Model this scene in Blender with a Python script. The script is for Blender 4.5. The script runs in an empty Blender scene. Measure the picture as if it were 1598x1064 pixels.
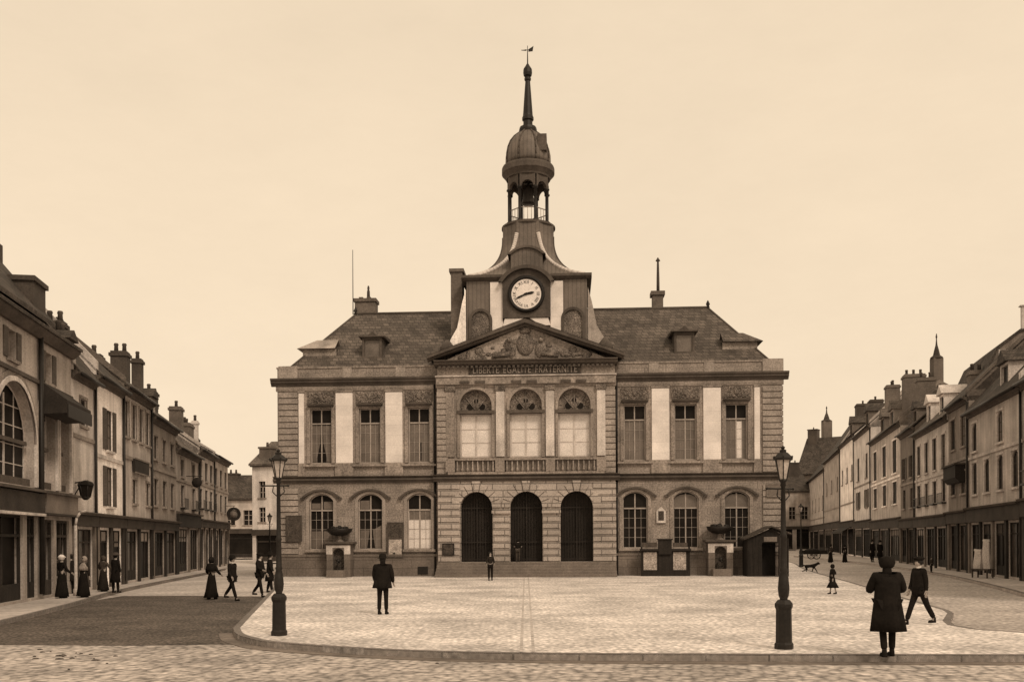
import bpy, math, random
from mathutils import Vector, Matrix
R = math.radians
random.seed(7)
scene = bpy.context.scene
COL = scene.collection

# ------------------------------------------------------------------ camera
F = 1500.0            # focal length in photo pixels (photo 1598 wide)
HZ = 842.0            # horizon row
EYE = 2.2
cam = bpy.data.cameras.new("camera"); co = bpy.data.objects.new("camera", cam); COL.objects.link(co)
co.location = (0, 0, EYE)
co.rotation_euler = (Matrix.Rotation(R(90), 4, 'X') @ Matrix.Rotation(R(-0.3), 4, 'Z')).to_euler()
cam.sensor_width = 36; cam.lens = 36 * F / 1598
cam.shift_y = (HZ - 532) / 1598
cam.clip_start = 0.1; cam.clip_end = 3000
scene.camera = co
# ------------------------------------------------------------------ world
SUN_EL, SUN_AZ = 43, 30          # azimuth from behind the camera, positive = from the right
w = bpy.data.worlds.new("World"); scene.world = w; w.use_nodes = True
nt = w.node_tree; nt.nodes.clear()
sky = nt.nodes.new('ShaderNodeTexSky'); sky.sky_type = 'NISHITA'; sky.sun_disc = False
sky.sun_elevation = R(SUN_EL); sky.sun_rotation = R(180 - SUN_AZ); sky.dust_density = 4; sky.air_density = 1.0
bw = nt.nodes.new('ShaderNodeRGBToBW')
pw = nt.nodes.new('ShaderNodeMath'); pw.operation = 'POWER'; pw.inputs[1].default_value = 0.12
mx = nt.nodes.new('ShaderNodeMix'); mx.data_type = 'RGBA'; mx.blend_type = 'MULTIPLY'; mx.inputs[0].default_value = 1
mx.inputs[7].default_value = (0.985, 0.795, 0.575, 1)
bg = nt.nodes.new('ShaderNodeBackground'); bg.inputs[1].default_value = 0.84
wo = nt.nodes.new('ShaderNodeOutputWorld')
nt.links.new(sky.outputs[0], bw.inputs[0]); nt.links.new(bw.outputs[0], pw.inputs[0])
nt.links.new(pw.outputs[0], mx.inputs[6]); 
tcw = nt.nodes.new('ShaderNodeTexCoord'); cn = nt.nodes.new('ShaderNodeTexNoise'); cn.inputs['Scale'].default_value = 3.0; cn.inputs['Detail'].default_value = 8; cn.inputs['Roughness'].default_value = .7
mpw = nt.nodes.new('ShaderNodeMapping'); mpw.inputs['Scale'].default_value = (1, 1, 2.6); nt.links.new(tcw.outputs['Generated'], mpw.inputs[0]); nt.links.new(mpw.outputs[0], cn.inputs[0])
cr = nt.nodes.new('ShaderNodeMapRange'); cr.inputs[1].default_value = .3; cr.inputs[2].default_value = .7; cr.inputs[3].default_value = .955; cr.inputs[4].default_value = 1.03; nt.links.new(cn.outputs[0], cr.inputs[0])
cm = nt.nodes.new('ShaderNodeVectorMath'); cm.operation = 'SCALE'; nt.links.new(mx.outputs[2], cm.inputs[0]); nt.links.new(cr.outputs[0], cm.inputs['Scale'])
nt.links.new(cm.outputs[0], bg.inputs[0]); nt.links.new(bg.outputs[0], wo.inputs[0])
# ------------------------------------------------------------------ sun
sl = bpy.data.lights.new("sun", 'SUN'); sl.energy = 1.5; sl.angle = R(12); sl.color = (1, 0.84, 0.66)
so = bpy.data.objects.new("sun", sl); COL.objects.link(so)
so.rotation_euler = (R(90 - SUN_EL), 0, R(SUN_AZ))
scene.view_settings.view_transform = 'Standard'; scene.view_settings.look = 'None'
scene.view_settings.exposure = 0; scene.view_settings.gamma = 1
scene.view_settings.use_curve_mapping = False

# ------------------------------------------------------------------ materials
def sep(v):
    """sepia pigment of brightness v (linear)"""
    t = min(1, v / 0.6)
    return (v * 1.06, v * (0.86 + 0.11 * t), v * (0.72 + 0.20 * t), 1)

def mat(name, v, kind='plain', var=0.25, scale=1.0, rough=0.85, bump=0.3, grain=0.12, **kw):
    m = bpy.data.materials.new(name); m.use_nodes = True
    n = m.node_tree.nodes; l = m.node_tree.links
    b = n['Principled BSDF']; b.inputs['Roughness'].default_value = rough
    b.inputs['Specular IOR Level'].default_value = kw.get('spec', 0.25)
    tc = n.new('ShaderNodeTexCoord'); co_ = tc.outputs['Object']
    def noise(sc, det=4, stretch=None):
        t = n.new('ShaderNodeTexNoise'); t.inputs['Scale'].default_value = sc; t.inputs['Detail'].default_value = det
        if stretch:
            mp = n.new('ShaderNodeMapping'); mp.inputs['Scale'].default_value = stretch
            l.new(co_, mp.inputs[0]); l.new(mp.outputs[0], t.inputs[0])
        else: l.new(co_, t.inputs[0])
        return t.outputs[0]
    def math_(op, a, c):
        q = n.new('ShaderNodeMath'); q.operation = op
        for i, x in enumerate((a, c)):
            if isinstance(x, (int, float)): q.inputs[i].default_value = x
            else: l.new(x, q.inputs[i])
        return q.outputs[0]
    def rng(src, lo, hi, f0=0.25, f1=0.75):
        q = n.new('ShaderNodeMapRange'); q.inputs[1].default_value = f0; q.inputs[2].default_value = f1
        q.inputs[3].default_value = lo; q.inputs[4].default_value = hi; l.new(src, q.inputs[0]); return q.outputs[0]
    big = rng(noise(0.55 * scale, 5), 1 - var, 1 + var)
    fine = rng(noise(kw.get('fs', 11) * min(scale, 1.6), 3), 1 - grain*1.7, 1 + grain*1.7, .3, .7)
    k = math_('MULTIPLY', big, fine)
    h = fine
    if kind == 'stone':
        st = rng(noise(1.0, 4, (2.2, 2.2, 0.22)), 1 - var * .7, 1 + var * .5)
        k = math_('MULTIPLY', k, st)
    if kind in ('ashlar', 'slate', 'brick'):
        bt = n.new('ShaderNodeTexBrick'); mp = n.new('ShaderNodeMapping')
        mp.inputs['Rotation'].default_value = (R(90), 0, 0)
        mp.inputs['Scale'].default_value = (1, 1, 1)
        if kw.get('side'):
            # walls seen along either axis: run courses on x+y
            cx = n.new('ShaderNodeCombineXYZ'); sx = n.new('ShaderNodeSeparateXYZ'); l.new(co_, sx.inputs[0])
            s_ = math_('ADD', sx.outputs[0], sx.outputs[1]); l.new(s_, cx.inputs[0]); l.new(sx.outputs[2], cx.inputs[1])
            l.new(cx.outputs[0], bt.inputs[0])
        else:
            cx = n.new('ShaderNodeCombineXYZ'); sx = n.new('ShaderNodeSeparateXYZ'); l.new(co_, sx.inputs[0])
            s_ = math_('ADD', sx.outputs[0], math_('MULTIPLY', sx.outputs[1], 0.37)); l.new(s_, cx.inputs[0]); l.new(sx.outputs[2], cx.inputs[1])
            l.new(cx.outputs[0], bt.inputs[0])
        bt.inputs['Scale'].default_value = 1
        bt.inputs['Brick Width'].default_value = kw.get('bw', 0.8); bt.inputs['Row Height'].default_value = kw.get('bh', 0.37)
        bt.inputs['Mortar Size'].default_value = kw.get('ms', 0.02); bt.inputs['Mortar Smooth'].default_value = 0.3
        c1 = kw.get('bv', 0.12)
        bt.inputs['Color1'].default_value = (1 - c1,) * 3 + (1,); bt.inputs['Color2'].default_value = (1 + c1,) * 3 + (1,)
        bt.inputs['Mortar'].default_value = (kw.get('mort', 0.55),) * 3 + (1,)
        bb = n.new('ShaderNodeRGBToBW'); l.new(bt.outputs[0], bb.inputs[0])
        k = math_('MULTIPLY', k, bb.outputs[0]); h = bb.outputs[0]
    if kind == 'cobble':
        mp = n.new('ShaderNodeMapping'); l.new(co_, mp.inputs[0]); mp.inputs['Rotation'].default_value = (0, 0, R(kw.get('rot', 0)))
        wn = n.new('ShaderNodeTexNoise'); wn.inputs['Scale'].default_value = 1.5
        vo = n.new('ShaderNodeTexVoronoi'); vo.inputs['Scale'].default_value = kw.get('cs', 6.5); vo.inputs['Randomness'].default_value = 0.75
        l.new(mp.outputs[0], vo.inputs[0])
        cell = n.new('ShaderNodeRGBToBW'); l.new(vo.outputs['Color'], cell.inputs[0])
        k = math_('MULTIPLY', k, rng(cell.outputs[0], 1 - kw.get('cv', .2), 1 + kw.get('cv', .2), 0, 1))
        edge = rng(vo.outputs['Distance'], 1.0, kw.get('joint', .5), 0.35, 0.75)
        k = math_('MULTIPLY', k, edge); h = edge
        pat = rng(noise(0.22, 5), 1-kw.get('patch', .10), 1.06, 0.35, 0.62); k = math_('MULTIPLY', k, pat)
        streak = rng(noise(1.0, 4, (0.12, 0.9, 1)), 0.88, 1.07); k = math_('MULTIPLY', k, streak)
    if kind == 'wood':
        st = rng(noise(1.0, 3, (14, 14, 0.7)), 0.7, 1.3); k = math_('MULTIPLY', k, st)
    if kind == 'seam':
        sx = n.new('ShaderNodeTexWave'); sx.inputs['Scale'].default_value = kw.get('ws', 1.2); l.new(co_, sx.inputs[0])
        k = math_('MULTIPLY', k, rng(sx.outputs[1], .8, 1.08, 0, .3))
    rgb = n.new('ShaderNodeMix'); rgb.data_type = 'RGBA'; rgb.blend_type = 'MULTIPLY'; rgb.inputs[0].default_value = 1
    rgb.inputs[6].default_value = sep(v)
    cc = n.new('ShaderNodeCombineColor'); [l.new(k, cc.inputs[i]) for i in range(3)]
    l.new(cc.outputs[0], rgb.inputs[7]); l.new(rgb.outputs[2], b.inputs['Base Color'])
    if bump:
        bp = n.new('ShaderNodeBump'); bp.inputs['Strength'].default_value = bump; bp.inputs['Distance'].default_value = 0.02
        l.new(h, bp.inputs['Height']); l.new(bp.outputs[0], b.inputs['Normal'])
    return m

M = {}
M['stone'] = mat('facade stone', 0.255, 'ashlar', 0.36, 1.0, bw=0.9, bh=0.37, ms=0.012, mort=0.72, bv=0.12, side=1, grain=.24)
M['bay'] = mat('rusticated bay stone', 0.36, 'ashlar', 0.28, 1.0, bw=1.3, bh=0.40, ms=0.035, mort=0.42, bv=0.10, side=1)
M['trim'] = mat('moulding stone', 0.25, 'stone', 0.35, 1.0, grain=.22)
M['trimdark'] = mat('dark cornice stone and painted shade', 0.085, 'stone', 0.35, 1.0)  # dark stone tone; doubles as painted shade on drip caps and modillion blocks
M['carved'] = mat('carved relief stone', 0.18, 'stone', 0.5, 3.0, bump=1.0, grain=.5)
M['pale'] = mat('pale pilaster stone', 0.70, 'ashlar', 0.20, 1.3, bw=3, bh=.62, ms=.012, mort=.86, bv=.05, grain=.05, side=1)
M['quoin'] = mat('quoin stone', 0.30, 'stone', 0.3, 1.4, grain=.2)
M['plinth'] = mat('damp plinth stone', 0.15, 'ashlar', 0.35, 1.0, bw=1.2, bh=0.5, ms=0.015, side=1)
M['step'] = mat('worn step stone', 0.17, 'stone', 0.2, 1.0)
M['slate'] = mat('slate roof', 0.098, 'slate', 0.35, 1.6, bw=0.4, bh=0.26, ms=0.025, mort=0.5, bv=0.3, grain=.3)
M['slate2'] = mat('old tile roof', 0.062, 'slate', 0.4, 1.6, bw=0.22, bh=0.2, ms=0.015, mort=0.5, bv=0.35, side=1, grain=.35)
M['slate3'] = mat('weathered tile roof', 0.115, 'slate', 0.4, 1.6, bw=0.22, bh=0.2, ms=0.015, mort=0.5, bv=0.3, side=1, grain=.3)
M['lead'] = mat('lead sheet roof', 0.12, 'seam', 0.35, 1.6, rough=.6)
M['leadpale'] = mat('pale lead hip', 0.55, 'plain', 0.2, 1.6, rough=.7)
M['darkmetal'] = mat('black painted iron', 0.016, 'plain', 0.3, 4, rough=.5, bump=.1)
M['bronze'] = mat('bell bronze', 0.03, 'plain', 0.3, 4, rough=.5)
M['glassdark'] = mat('dark window glass', 0.014, 'plain', 0.5, 1.5, rough=.45, bump=.03, spec=.08)
M['shopglass'] = mat('shop window glass with goods', 0.05, 'plain', .9, 3.5, rough=.3, bump=.03, spec=.2, grain=.5)
M['glassmid'] = mat('curtained window glass', 0.14, 'plain', 0.3, 2.5, rough=.35, bump=.03, spec=.3)
M['glasspale'] = mat('window glass over pale blinds', 0.66, 'plain', 0.16, 2.0, rough=.3, bump=.03, spec=.3)
M['frame'] = mat('grey painted window frame', 0.33, 'plain', .2, 3, rough=.6)
M['framepale'] = mat('cream painted window frame', 0.5, 'plain', .2, 3, rough=.6)
M['doordark'] = mat('dark oak door', 0.024, 'wood', .3, 1)
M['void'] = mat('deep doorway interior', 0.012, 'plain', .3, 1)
M['clock'] = mat('enamel clock dial', 0.75, 'plain', .05, 3, rough=.4)
M['ink'] = mat('black enamel', 0.012, 'plain', .1, 1, rough=.5)
M['letter'] = mat('pale raised lettering', 0.26, 'plain', .1, 1)
M['paper'] = mat('pasted paper posters', 0.34, 'plain', .35, 5, grain=.3)
M['paperdark'] = mat('dark posters', 0.06, 'plain', .5, 5, grain=.4)
M['woodblack'] = mat('tarred boards', 0.022, 'wood', .4, 1)
M['woodmid'] = mat('brown painted boards', 0.07, 'wood', .4, 1)
# ground
M['plaza'] = mat('dusty square cobbles', 0.70, 'cobble', .26, .8, cs=8.5, cv=.24, joint=.66, grain=.24, patch=.14)
M['setts'] = mat('road cobbles', 0.45, 'cobble', .22, .8, cs=5.0, cv=.3, joint=.42, rot=10, grain=.2)
M['dust'] = mat('dusty carriageway', 0.52, 'cobble', .2, .5, cs=7, cv=.12, joint=.75, grain=.15)
M['asphalt'] = mat('dark tarred road', 0.105, 'cobble', .35, 1.2, cs=12, cv=.3, joint=.7, grain=.5)
M['pave'] = mat('stone pavement', 0.48, 'cobble', .2, .5, cs=1.6, cv=.1, joint=.85, grain=.14)
M['kerb'] = mat('kerb stone', 0.40, 'ashlar', .2, 1, bw=1.1, bh=9, ms=.02, mort=.4, side=1)
M['kerbface'] = mat('dirty kerb gutter', 0.16, 'stone', .3, 1)
M['strip'] = mat('worn paving strip', 0.50, 'plain', .2, 1)
# walls of the houses
for nm, v in (('w1', .36), ('w2', .86), ('w3', .22), ('w4', .17), ('w5', .43), ('w6', .36), ('w7', .52), ('w8', .60), ('w9', .44), ('w10', .27)):
    M[nm] = mat('house render ' + nm, v, 'stone', .36, 1.2, grain=.13)
M['shop'] = mat('dark shopfront paint', 0.024, 'wood', .5, 1)
M['shop2'] = mat('brown shopfront paint', 0.05, 'wood', .5, 1)
M['fascia'] = mat('shop fascia board', 0.045, 'plain', .5, 1.5)
M['fascia2'] = mat('grey shop fascia board', 0.16, 'plain', .5, 1.5)
M['shutter'] = mat('grey louvred shutters', 0.10, 'slate', .3, 1, bw=9, bh=.07, ms=.015, mort=.5, side=1)
M['brickst'] = mat('sooty chimney brick', 0.075, 'brick', .4, 1, bw=.22, bh=.08, ms=.012, side=1, mort=.8)
M['brickpale'] = mat('rendered chimney', 0.55, 'stone', .2, 1)
M['brickmid'] = mat('worn chimney brick', 0.14, 'brick', .4, 1, bw=.22, bh=.08, ms=.012, side=1, mort=.8)
M['pot'] = mat('clay chimney pot', 0.07, 'plain', .3, 3)
M['awning'] = mat('dark canvas awning', 0.03, 'plain', .4, 2)
M['canvas'] = mat('pale canvas', 0.5, 'plain', .25, 4)
# people
M['skin'] = mat('skin', 0.30, 'plain', .1, 8, rough=.6)
M['black'] = mat('black wool', 0.012, 'plain', .3, 6, rough=.95, spec=.1)
M['black2'] = mat('dark grey wool', 0.022, 'plain', .3, 6, rough=.95, spec=.1)
M['brown'] = mat('brown cloth', 0.06, 'plain', .3, 6, rough=.95, spec=.1)
M['shawl'] = mat('pale woollen shawl', 0.26, 'plain', .3, 8, rough=.95, spec=.1)
M['white'] = mat('white linen', 0.66, 'plain', .1, 8, rough=.9, spec=.1)
M['hair'] = mat('dark hair', 0.012, 'plain', .3, 20, rough=.7)
M['lampglass'] = mat('dusty lantern glass', 0.42, 'plain', .2, 6, rough=.25, spec=.4)

# ------------------------------------------------------------------ mesh helpers
SPLIT = set('modillion_shade parapet_pier curtain canopy_bracket chimney_pot balcony_rail cornice drain_pipe header_board ledge moulding parapet_coping pier pilaster_base plinth quoin shop_pilaster handle window pane apron_scroll'.split())
class MB:
    def __init__(s): s.v = []; s.f = []; s.sm = []
    def add(s, pts, faces, smooth=False):
        o = len(s.v); s.v += [tuple(p) for p in pts]
        for f in faces: s.f.append([o + i for i in f]); s.sm.append(smooth)
        return s
    def poly(s, *p): return s.add(p, [list(range(len(p)))])
    def box(s, x0, x1, y0, y1, z0, z1):
        return s.add([(x0,y0,z0),(x1,y0,z0),(x1,y1,z0),(x0,y1,z0),(x0,y0,z1),(x1,y0,z1),(x1,y1,z1),(x0,y1,z1)],
            [[0,3,2,1],[4,5,6,7],[0,1,5,4],[1,2,6,5],[2,3,7,6],[3,0,4,7]])
    def prism(s, pts, y0, y1):
        """pts (x,z) counter-clockwise seen from -y, extruded along y"""
        n = len(pts)
        P = [(x, y0, z) for x, z in pts] + [(x, y1, z) for x, z in pts]
        return s.add(P, [list(range(n)), list(range(2*n-1, n-1, -1))] + [[(i+1) % n, i, n+i, n+(i+1) % n] for i in range(n)])
    def prismx(s, pts, x0, x1):
        """pts (y,z) profile extruded along x"""
        n = len(pts)
        P = [(x0, y, z) for y, z in pts] + [(x1, y, z) for y, z in pts]
        return s.add(P, [list(range(n-1, -1, -1)), list(range(n, 2*n))] + [[i, (i+1) % n, n+(i+1) % n, n+i] for i in range(n)])
    def lathe(s, prof, n=16, cx=0, cy=0, z=0, rot=0, smooth=True, sx=1, sy=1, ripple=0, rn=8, cap=True):
        P = []; Fc = []
        for r, h in prof:
            for i in range(n):
                a = 2*math.pi*i/n + rot
                rr = r * (1 + ripple*math.cos(rn*a))
                P.append((cx+rr*math.cos(a)*sx, cy+rr*math.sin(a)*sy, z+h))
        for j in range(len(prof)-1):
            for i in range(n):
                k = (i+1) % n
                Fc.append([j*n+i, j*n+k, (j+1)*n+k, (j+1)*n+i])
        if cap:
            Fc.append(list(range(n-1, -1, -1))); Fc.append([(len(prof)-1)*n+i for i in range(n)])
        return s.add(P, Fc, smooth)
    def tube(s, p0, p1, r0, r1=None, n=8, smooth=True):
        r1 = r0 if r1 is None else r1
        p0 = Vector(p0); p1 = Vector(p1); d = (p1-p0)
        if d.length < 1e-6: return s
        q = d.normalized().to_track_quat('Z', 'Y'); P = []
        for p, r in ((p0, r0), (p1, r1)):
            for i in range(n):
                a = 2*math.pi*i/n; P.append(p + q @ Vector((r*math.cos(a), r*math.sin(a), 0)))
        return s.add(P, [[i, (i+1) % n, n+(i+1) % n, n+i] for i in range(n)] + [list(range(n-1, -1, -1)), list(range(n, 2*n))], smooth)
    def path(s, pts, r, n=8):
        for a, b in zip(pts, pts[1:]): s.tube(a, b, r, r, n)
        return s
    def ball(s, c, r, n=10, m=7, sz=1.0, sx=1, sy=1):
        prof = [(max(1e-3, r*math.sin(math.pi*j/m)), -r*sz*math.cos(math.pi*j/m)) for j in range(m+1)]
        return s.lathe(prof, n, c[0], c[1], c[2], sx=sx, sy=sy)
    def clusters(s, gap):
        """groups of faces whose boxes lie more than `gap` apart"""
        par = list(range(len(s.v)))
        def fd(a):
            while par[a] != a: par[a] = par[par[a]]; a = par[a]
            return a
        for f in s.f:
            for q in f[1:]: par[fd(q)] = fd(f[0])
        comp = {}
        for i in range(len(s.v)): comp.setdefault(fd(i), []).append(i)
        L = []
        for k, ids in comp.items():
            P = [s.v[i] for i in ids]; L.append([[min(p[a] for p in P) for a in range(3)], [max(p[a] for p in P) for a in range(3)], set(ids)])
        ch = True
        while ch:
            ch = False; out = []
            for c in L:
                for o in out:
                    if all(c[0][a]-gap <= o[1][a] and o[0][a]-gap <= c[1][a] for a in range(3)):
                        o[0] = [min(x, y) for x, y in zip(o[0], c[0])]; o[1] = [max(x, y) for x, y in zip(o[1], c[1])]; o[2] |= c[2]; ch = True; break
                else: out.append(c)
            L = out
        return [c[2] for c in L]
    def build(s, name, m, parent=None, bevel=0):
        if parent and name in SPLIT:
            cl = s.clusters(.12)
            if len(cl) > 1:
                o = None
                for c in cl:
                    b = MB(); ix = {j: i for i, j in enumerate(sorted(c))}
                    b.v = [s.v[j] for j in sorted(c)]
                    for f, sm in zip(s.f, s.sm):
                        if f[0] in c: b.f.append([ix[q] for q in f]); b.sm.append(sm)
                    r = b._make(name, m, parent, bevel); o = o or r
                return o
        return s._make(name, m, parent, bevel)
    def _make(s, name, m, parent=None, bevel=0):
        me = bpy.data.meshes.new(name); me.from_pydata(s.v, [], s.f)
        me.polygons.foreach_set('use_smooth', s.sm); me.update()
        me.materials.append(M[m] if isinstance(m, str) else m)
        o = bpy.data.objects.new(name, me); COL.objects.link(o)
        if parent: o.parent = parent
        if bevel:
            b = o.modifiers.new('bevel', 'BEVEL'); b.width = bevel; b.segments = 1; b.limit_method = 'ANGLE'
        return o

def thing(name, label, cat, loc=(0,0,0), rz=0, group=None):
    o = bpy.data.objects.new(name, None); COL.objects.link(o); o.empty_display_size = .2
    o.location = loc; o.rotation_euler = (0, 0, rz); o['label'] = label; o['category'] = cat
    if group: o['group'] = group
    return o
def tag(o, label, cat, group=None):
    o['label'] = label; o['category'] = cat
    if group: o['group'] = group
    return o
def copy_thing(src, loc, rz, label, group=None, k=1.0):
    def cp(o, par):
        c = o.copy(); COL.objects.link(c)
        if par: c.parent = par
        for ch in list(o.children): cp(ch, c)
        return c
    r = cp(src, None); r.location = loc; r.rotation_euler = (0, 0, rz); r.scale = (k, k, k); r['label'] = label
    if group: r['group'] = group
    return r
def gp(px, py, z=0.0):
    """ground point at height z seen at this place of the survey picture"""
    s = (py - HZ) / (EYE - z); return Vector(((px - 799) / s, F / s, z))
def atd(px, py, Y):
    s = F / Y; return Vector(((px - 799) / s, Y, EYE + (HZ - py) / s))

def arc(x0, x1, zs, rise, n=14):
    """points of a segmental/round arch from left spring to right spring"""
    hw = (x1-x0)/2; cx = (x0+x1)/2
    if rise <= 0: return [(x0, zs), (x1, zs)]
    r = (hw*hw + rise*rise)/(2*rise); cz = zs + rise - r; a = math.asin(min(1, hw/r))
    if rise > hw: a = math.pi - a
    return [(cx + r*math.sin(-a + 2*a*i/n), cz + r*math.cos(-a + 2*a*i/n)) for i in range(n+1)]

def wall_open(mb, x0, x1, z0, z1, y, ops, dep=0.3):
    xs = sorted({x0, x1} | {o[0] for o in ops} | {o[1] for o in ops}); zs = sorted({z0, z1} | {o[2] for o in ops} | {o[3] for o in ops})
    xs = [x for x in xs if x0-1e-6 <= x <= x1+1e-6]; zs = [z for z in zs if z0-1e-6 <= z <= z1+1e-6]
    for a, b in zip(xs, xs[1:]):
        for c, d in zip(zs, zs[1:]):
            mxx, mz = (a+b)/2, (c+d)/2
            if any(o[0] < mxx < o[1] and o[2] < mz < o[3] for o in ops): continue
            mb.poly((a,y,c), (b,y,c), (b,y,d), (a,y,d))
    for o in ops:
        a, b, c, d = o[:4]; rise = o[4] if len(o) > 4 else 0
        zsn = d - rise; pts = arc(a, b, zsn, rise)
        mb.poly((a,y,c), (a,y+dep,c), (b,y+dep,c), (b,y,c))
        mb.poly((a,y,c), (a,y,zsn), (a,y+dep,zsn), (a,y+dep,c)); mb.poly((b,y,c), (b,y+dep,c), (b,y+dep,zsn), (b,y,zsn))
        for p, q in zip(pts, pts[1:]):
            mb.poly((p[0],y,p[1]), (q[0],y,q[1]), (q[0],y+dep,q[1]), (p[0],y+dep,p[1]))
            if rise: mb.poly((p[0],y,p[1]), (q[0],y,q[1]), (q[0],y,d), (p[0],y,d))
    return mb

def window(par, x0, x1, z0, z1, rise, y, m='frame', g='glassdark', cols=2, rows=4, trans=None, fw=0.07, name='window', bar=.035):
    """casement window: frame mesh with bars, pane as sub-part. y = plane of frame front"""
    f = MB(); d = y + .07
    f.box(x0, x0+fw, y, d, z0, z1-rise); f.box(x1-fw, x1, y, d, z0, z1-rise); f.box(x0+fw, x1-fw, y, d, z0, z0+fw)
    pts = arc(x0, x1, z1-rise, rise)
    if rise:
        inn = arc(x0+fw, x1-fw, z1-rise, max(.01, rise-fw))
        f.poly(*([(p[0], y, p[1]) for p in pts] + [(p[0], y, p[1]) for p in reversed(inn)]))
    else: f.box(x0+fw, x1-fw, y, d, z1-fw, z1)
    cx = (x0+x1)/2
    ztop = trans if trans else z1 - fw
    f.box(cx-fw*.55, cx+fw*.55, y+.004, d, z0+fw, (z1-rise*.15-fw) if rise else z1-fw)
    if trans: f.box(x0+fw, x1-fw, y-.03, d, trans-fw*.6, trans+fw*.6)
    for s in range(2):
        a = x0+fw if s == 0 else cx+fw*.55; b = cx-fw*.55 if s == 0 else x1-fw
        for i in range(1, cols): xx = a+(b-a)*i/cols; f.box(xx-bar/2, xx+bar/2, y+.02, d, z0+fw, ztop-.02)
        for j in range(1, rows): zz = z0+fw+(ztop-z0-fw)*j/rows; f.box(a, b, y+.024, d-.002, zz-bar/2, zz+bar/2)
    fo = f.build(name, m, par)
    p = MB(); ring = [(x0+.01, z0+.01), (x1-.01, z0+.01)] + [(q[0], q[1]-.005) for q in reversed(pts)]
    p.poly(*[(a, d-.02, b) for a, b in ring])
    p.build('pane', g, fo)
    return fo

# ================================================================== SETTING
def sheet(name, pts, z, m, th=None):
    mb = MB()
    if th: 
        n = len(pts); P = [(p[0], p[1], z) for p in pts] + [(p[0], p[1], z-th) for p in pts]
        mb.add(P, [list(range(n)), list(range(2*n-1, n-1, -1))] + [[(i+1) % n, i, n+i, n+(i+1) % n] for i in range(n)])
    else: mb.poly(*[(p[0], p[1], z) for p in pts])
    o = mb.build(name, m); o['kind'] = 'structure'; return o
def smoothline(pts, n=6):
    out = []
    P = [Vector(p[:2]) for p in pts]
    for i in range(len(P)-1):
        p0 = P[max(0, i-1)]; p1 = P[i]; p2 = P[i+1]; p3 = P[min(len(P)-1, i+2)]
        for k in range(n):
            t = k/n
            out.append(0.5*((2*p1)+(-p0+p2)*t+(2*p0-5*p1+4*p2-p3)*t*t+(-p0+3*p1-3*p2+p3)*t**3))
    out.append(P[-1]); return out
def kerb_line(name, line, w_, z0, z1, side=1, m='kerb'):
    """kerb stones following a polyline; body lies to the `side` of the walking direction"""
    mb = MB(); L = [Vector(p[:2]) for p in line]; O = []
    for i, p in enumerate(L):
        d = (L[min(i+1, len(L)-1)] - L[max(i-1, 0)]).normalized(); nrm = Vector((-d.y, d.x))*side
        O.append(p + nrm*w_)
    for i in range(len(L)-1):
        a, b, c, d = L[i], L[i+1], O[i+1], O[i]
        mb.add([(a.x,a.y,z0),(b.x,b.y,z0),(c.x,c.y,z0),(d.x,d.y,z0),(a.x,a.y,z1),(b.x,b.y,z1),(c.x,c.y,z1),(d.x,d.y,z1)],
               [[4,5,6,7],[0,1,5,4],[2,3,7,6]])
    o = mb.build(name, m); o['kind'] = 'structure'; return o

ZR = -0.13            # carriageway level (plaza and pavements are at 0)
sheet('ground', [(-1500,-200), (1500,-200), (1500,2500), (-1500,2500)], ZR-.02, 'dust')
sheet('road', [(-60, 2), (60, 2), (60, 22.2), (-60, 22.2)], ZR-.012, 'setts')
# raised square
front = [gp(*p) for p in ((363,977),(368,986),(385,992),(430,1000),(600,1012),(820,1019),(1200,1023),(1598,1026),(1750,1026))]
right = [Vector((28,16.5,0)), Vector((26.5,20,0)), gp(1598,990), gp(1480,955), gp(1400,932), gp(1330,911), gp(1290,900), gp(1255,889), gp(1238,880), Vector((26, 95, 0)), Vector((22, 110, 0))]
left = [Vector((-20, 110, 0)), Vector((-19.5, 75, 0)), gp(425,893), gp(428,905), gp(427,913), gp(405,936), gp(380,960)]
fl = smoothline(front); rl = smoothline(right); ll = smoothline(left + [front[0]])
outline = fl + rl[1:] + ll[:-1]
sheet('square', outline, 0.0, 'plaza', th=.15)
kl = ll + fl[1:]
kerb_line('kerb', kl, .17, ZR, .004, side=1)
kerb_line('kerb', rl, .17, ZR, .004, side=1)
kerb_line('gutter', fl, -.35, ZR-.01, ZR+.004, side=1, m='kerbface')
# dark tarred carriageway at the left
ap = [gp(-150,1003,ZR), gp(0,1001,ZR), gp(200,1003,ZR), gp(345,1002,ZR), gp(430,1006,ZR)]
ap2 = [Vector((-7.5,19.2,0)), gp(430,1003), gp(387,996), gp(367,990), gp(361,978), gp(380,958), gp(404,935), gp(409,927,ZR), gp(300,925,ZR), gp(190,926,ZR), gp(100,942,ZR), gp(40,961,ZR), gp(-150,1000,ZR)]
ap2 = [gp(440,1010,ZR), Vector(gp(431,1001)), Vector(gp(386,993)), gp(369,987), gp(363,977), gp(382,960), gp(404,938), gp(412,928,ZR), gp(300,926,ZR), gp(190,926,ZR), gp(100,940,ZR), gp(40,957,ZR), gp(-150,1000,ZR)]
sheet('asphalt', smoothline(ap, 4)[:-1] + ap2, ZR-.006, 'asphalt')
# right carriageway, a little greyer than the square
M['road2'] = mat('gritty carriageway', 0.47, 'cobble', .22, .6, cs=8, cv=.15, joint=.7, grain=.25)
sheet('road', [(r.x-.4, r.y) for r in rl[3:]] + [(40, 110), (60, 200), (70, 60), (60, 30), (45, 17)], ZR-.012, 'road2')

# facade base lines
def sL(px): return .08*(565-px)
def sR(px): return .0693*(px-1150)
def PL(px): s = sL(px); return Vector(((px-799)/s, F/s, 0))
def PR(px): s = sR(px); return Vector(((px-799)/s, F/s, 0))
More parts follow.
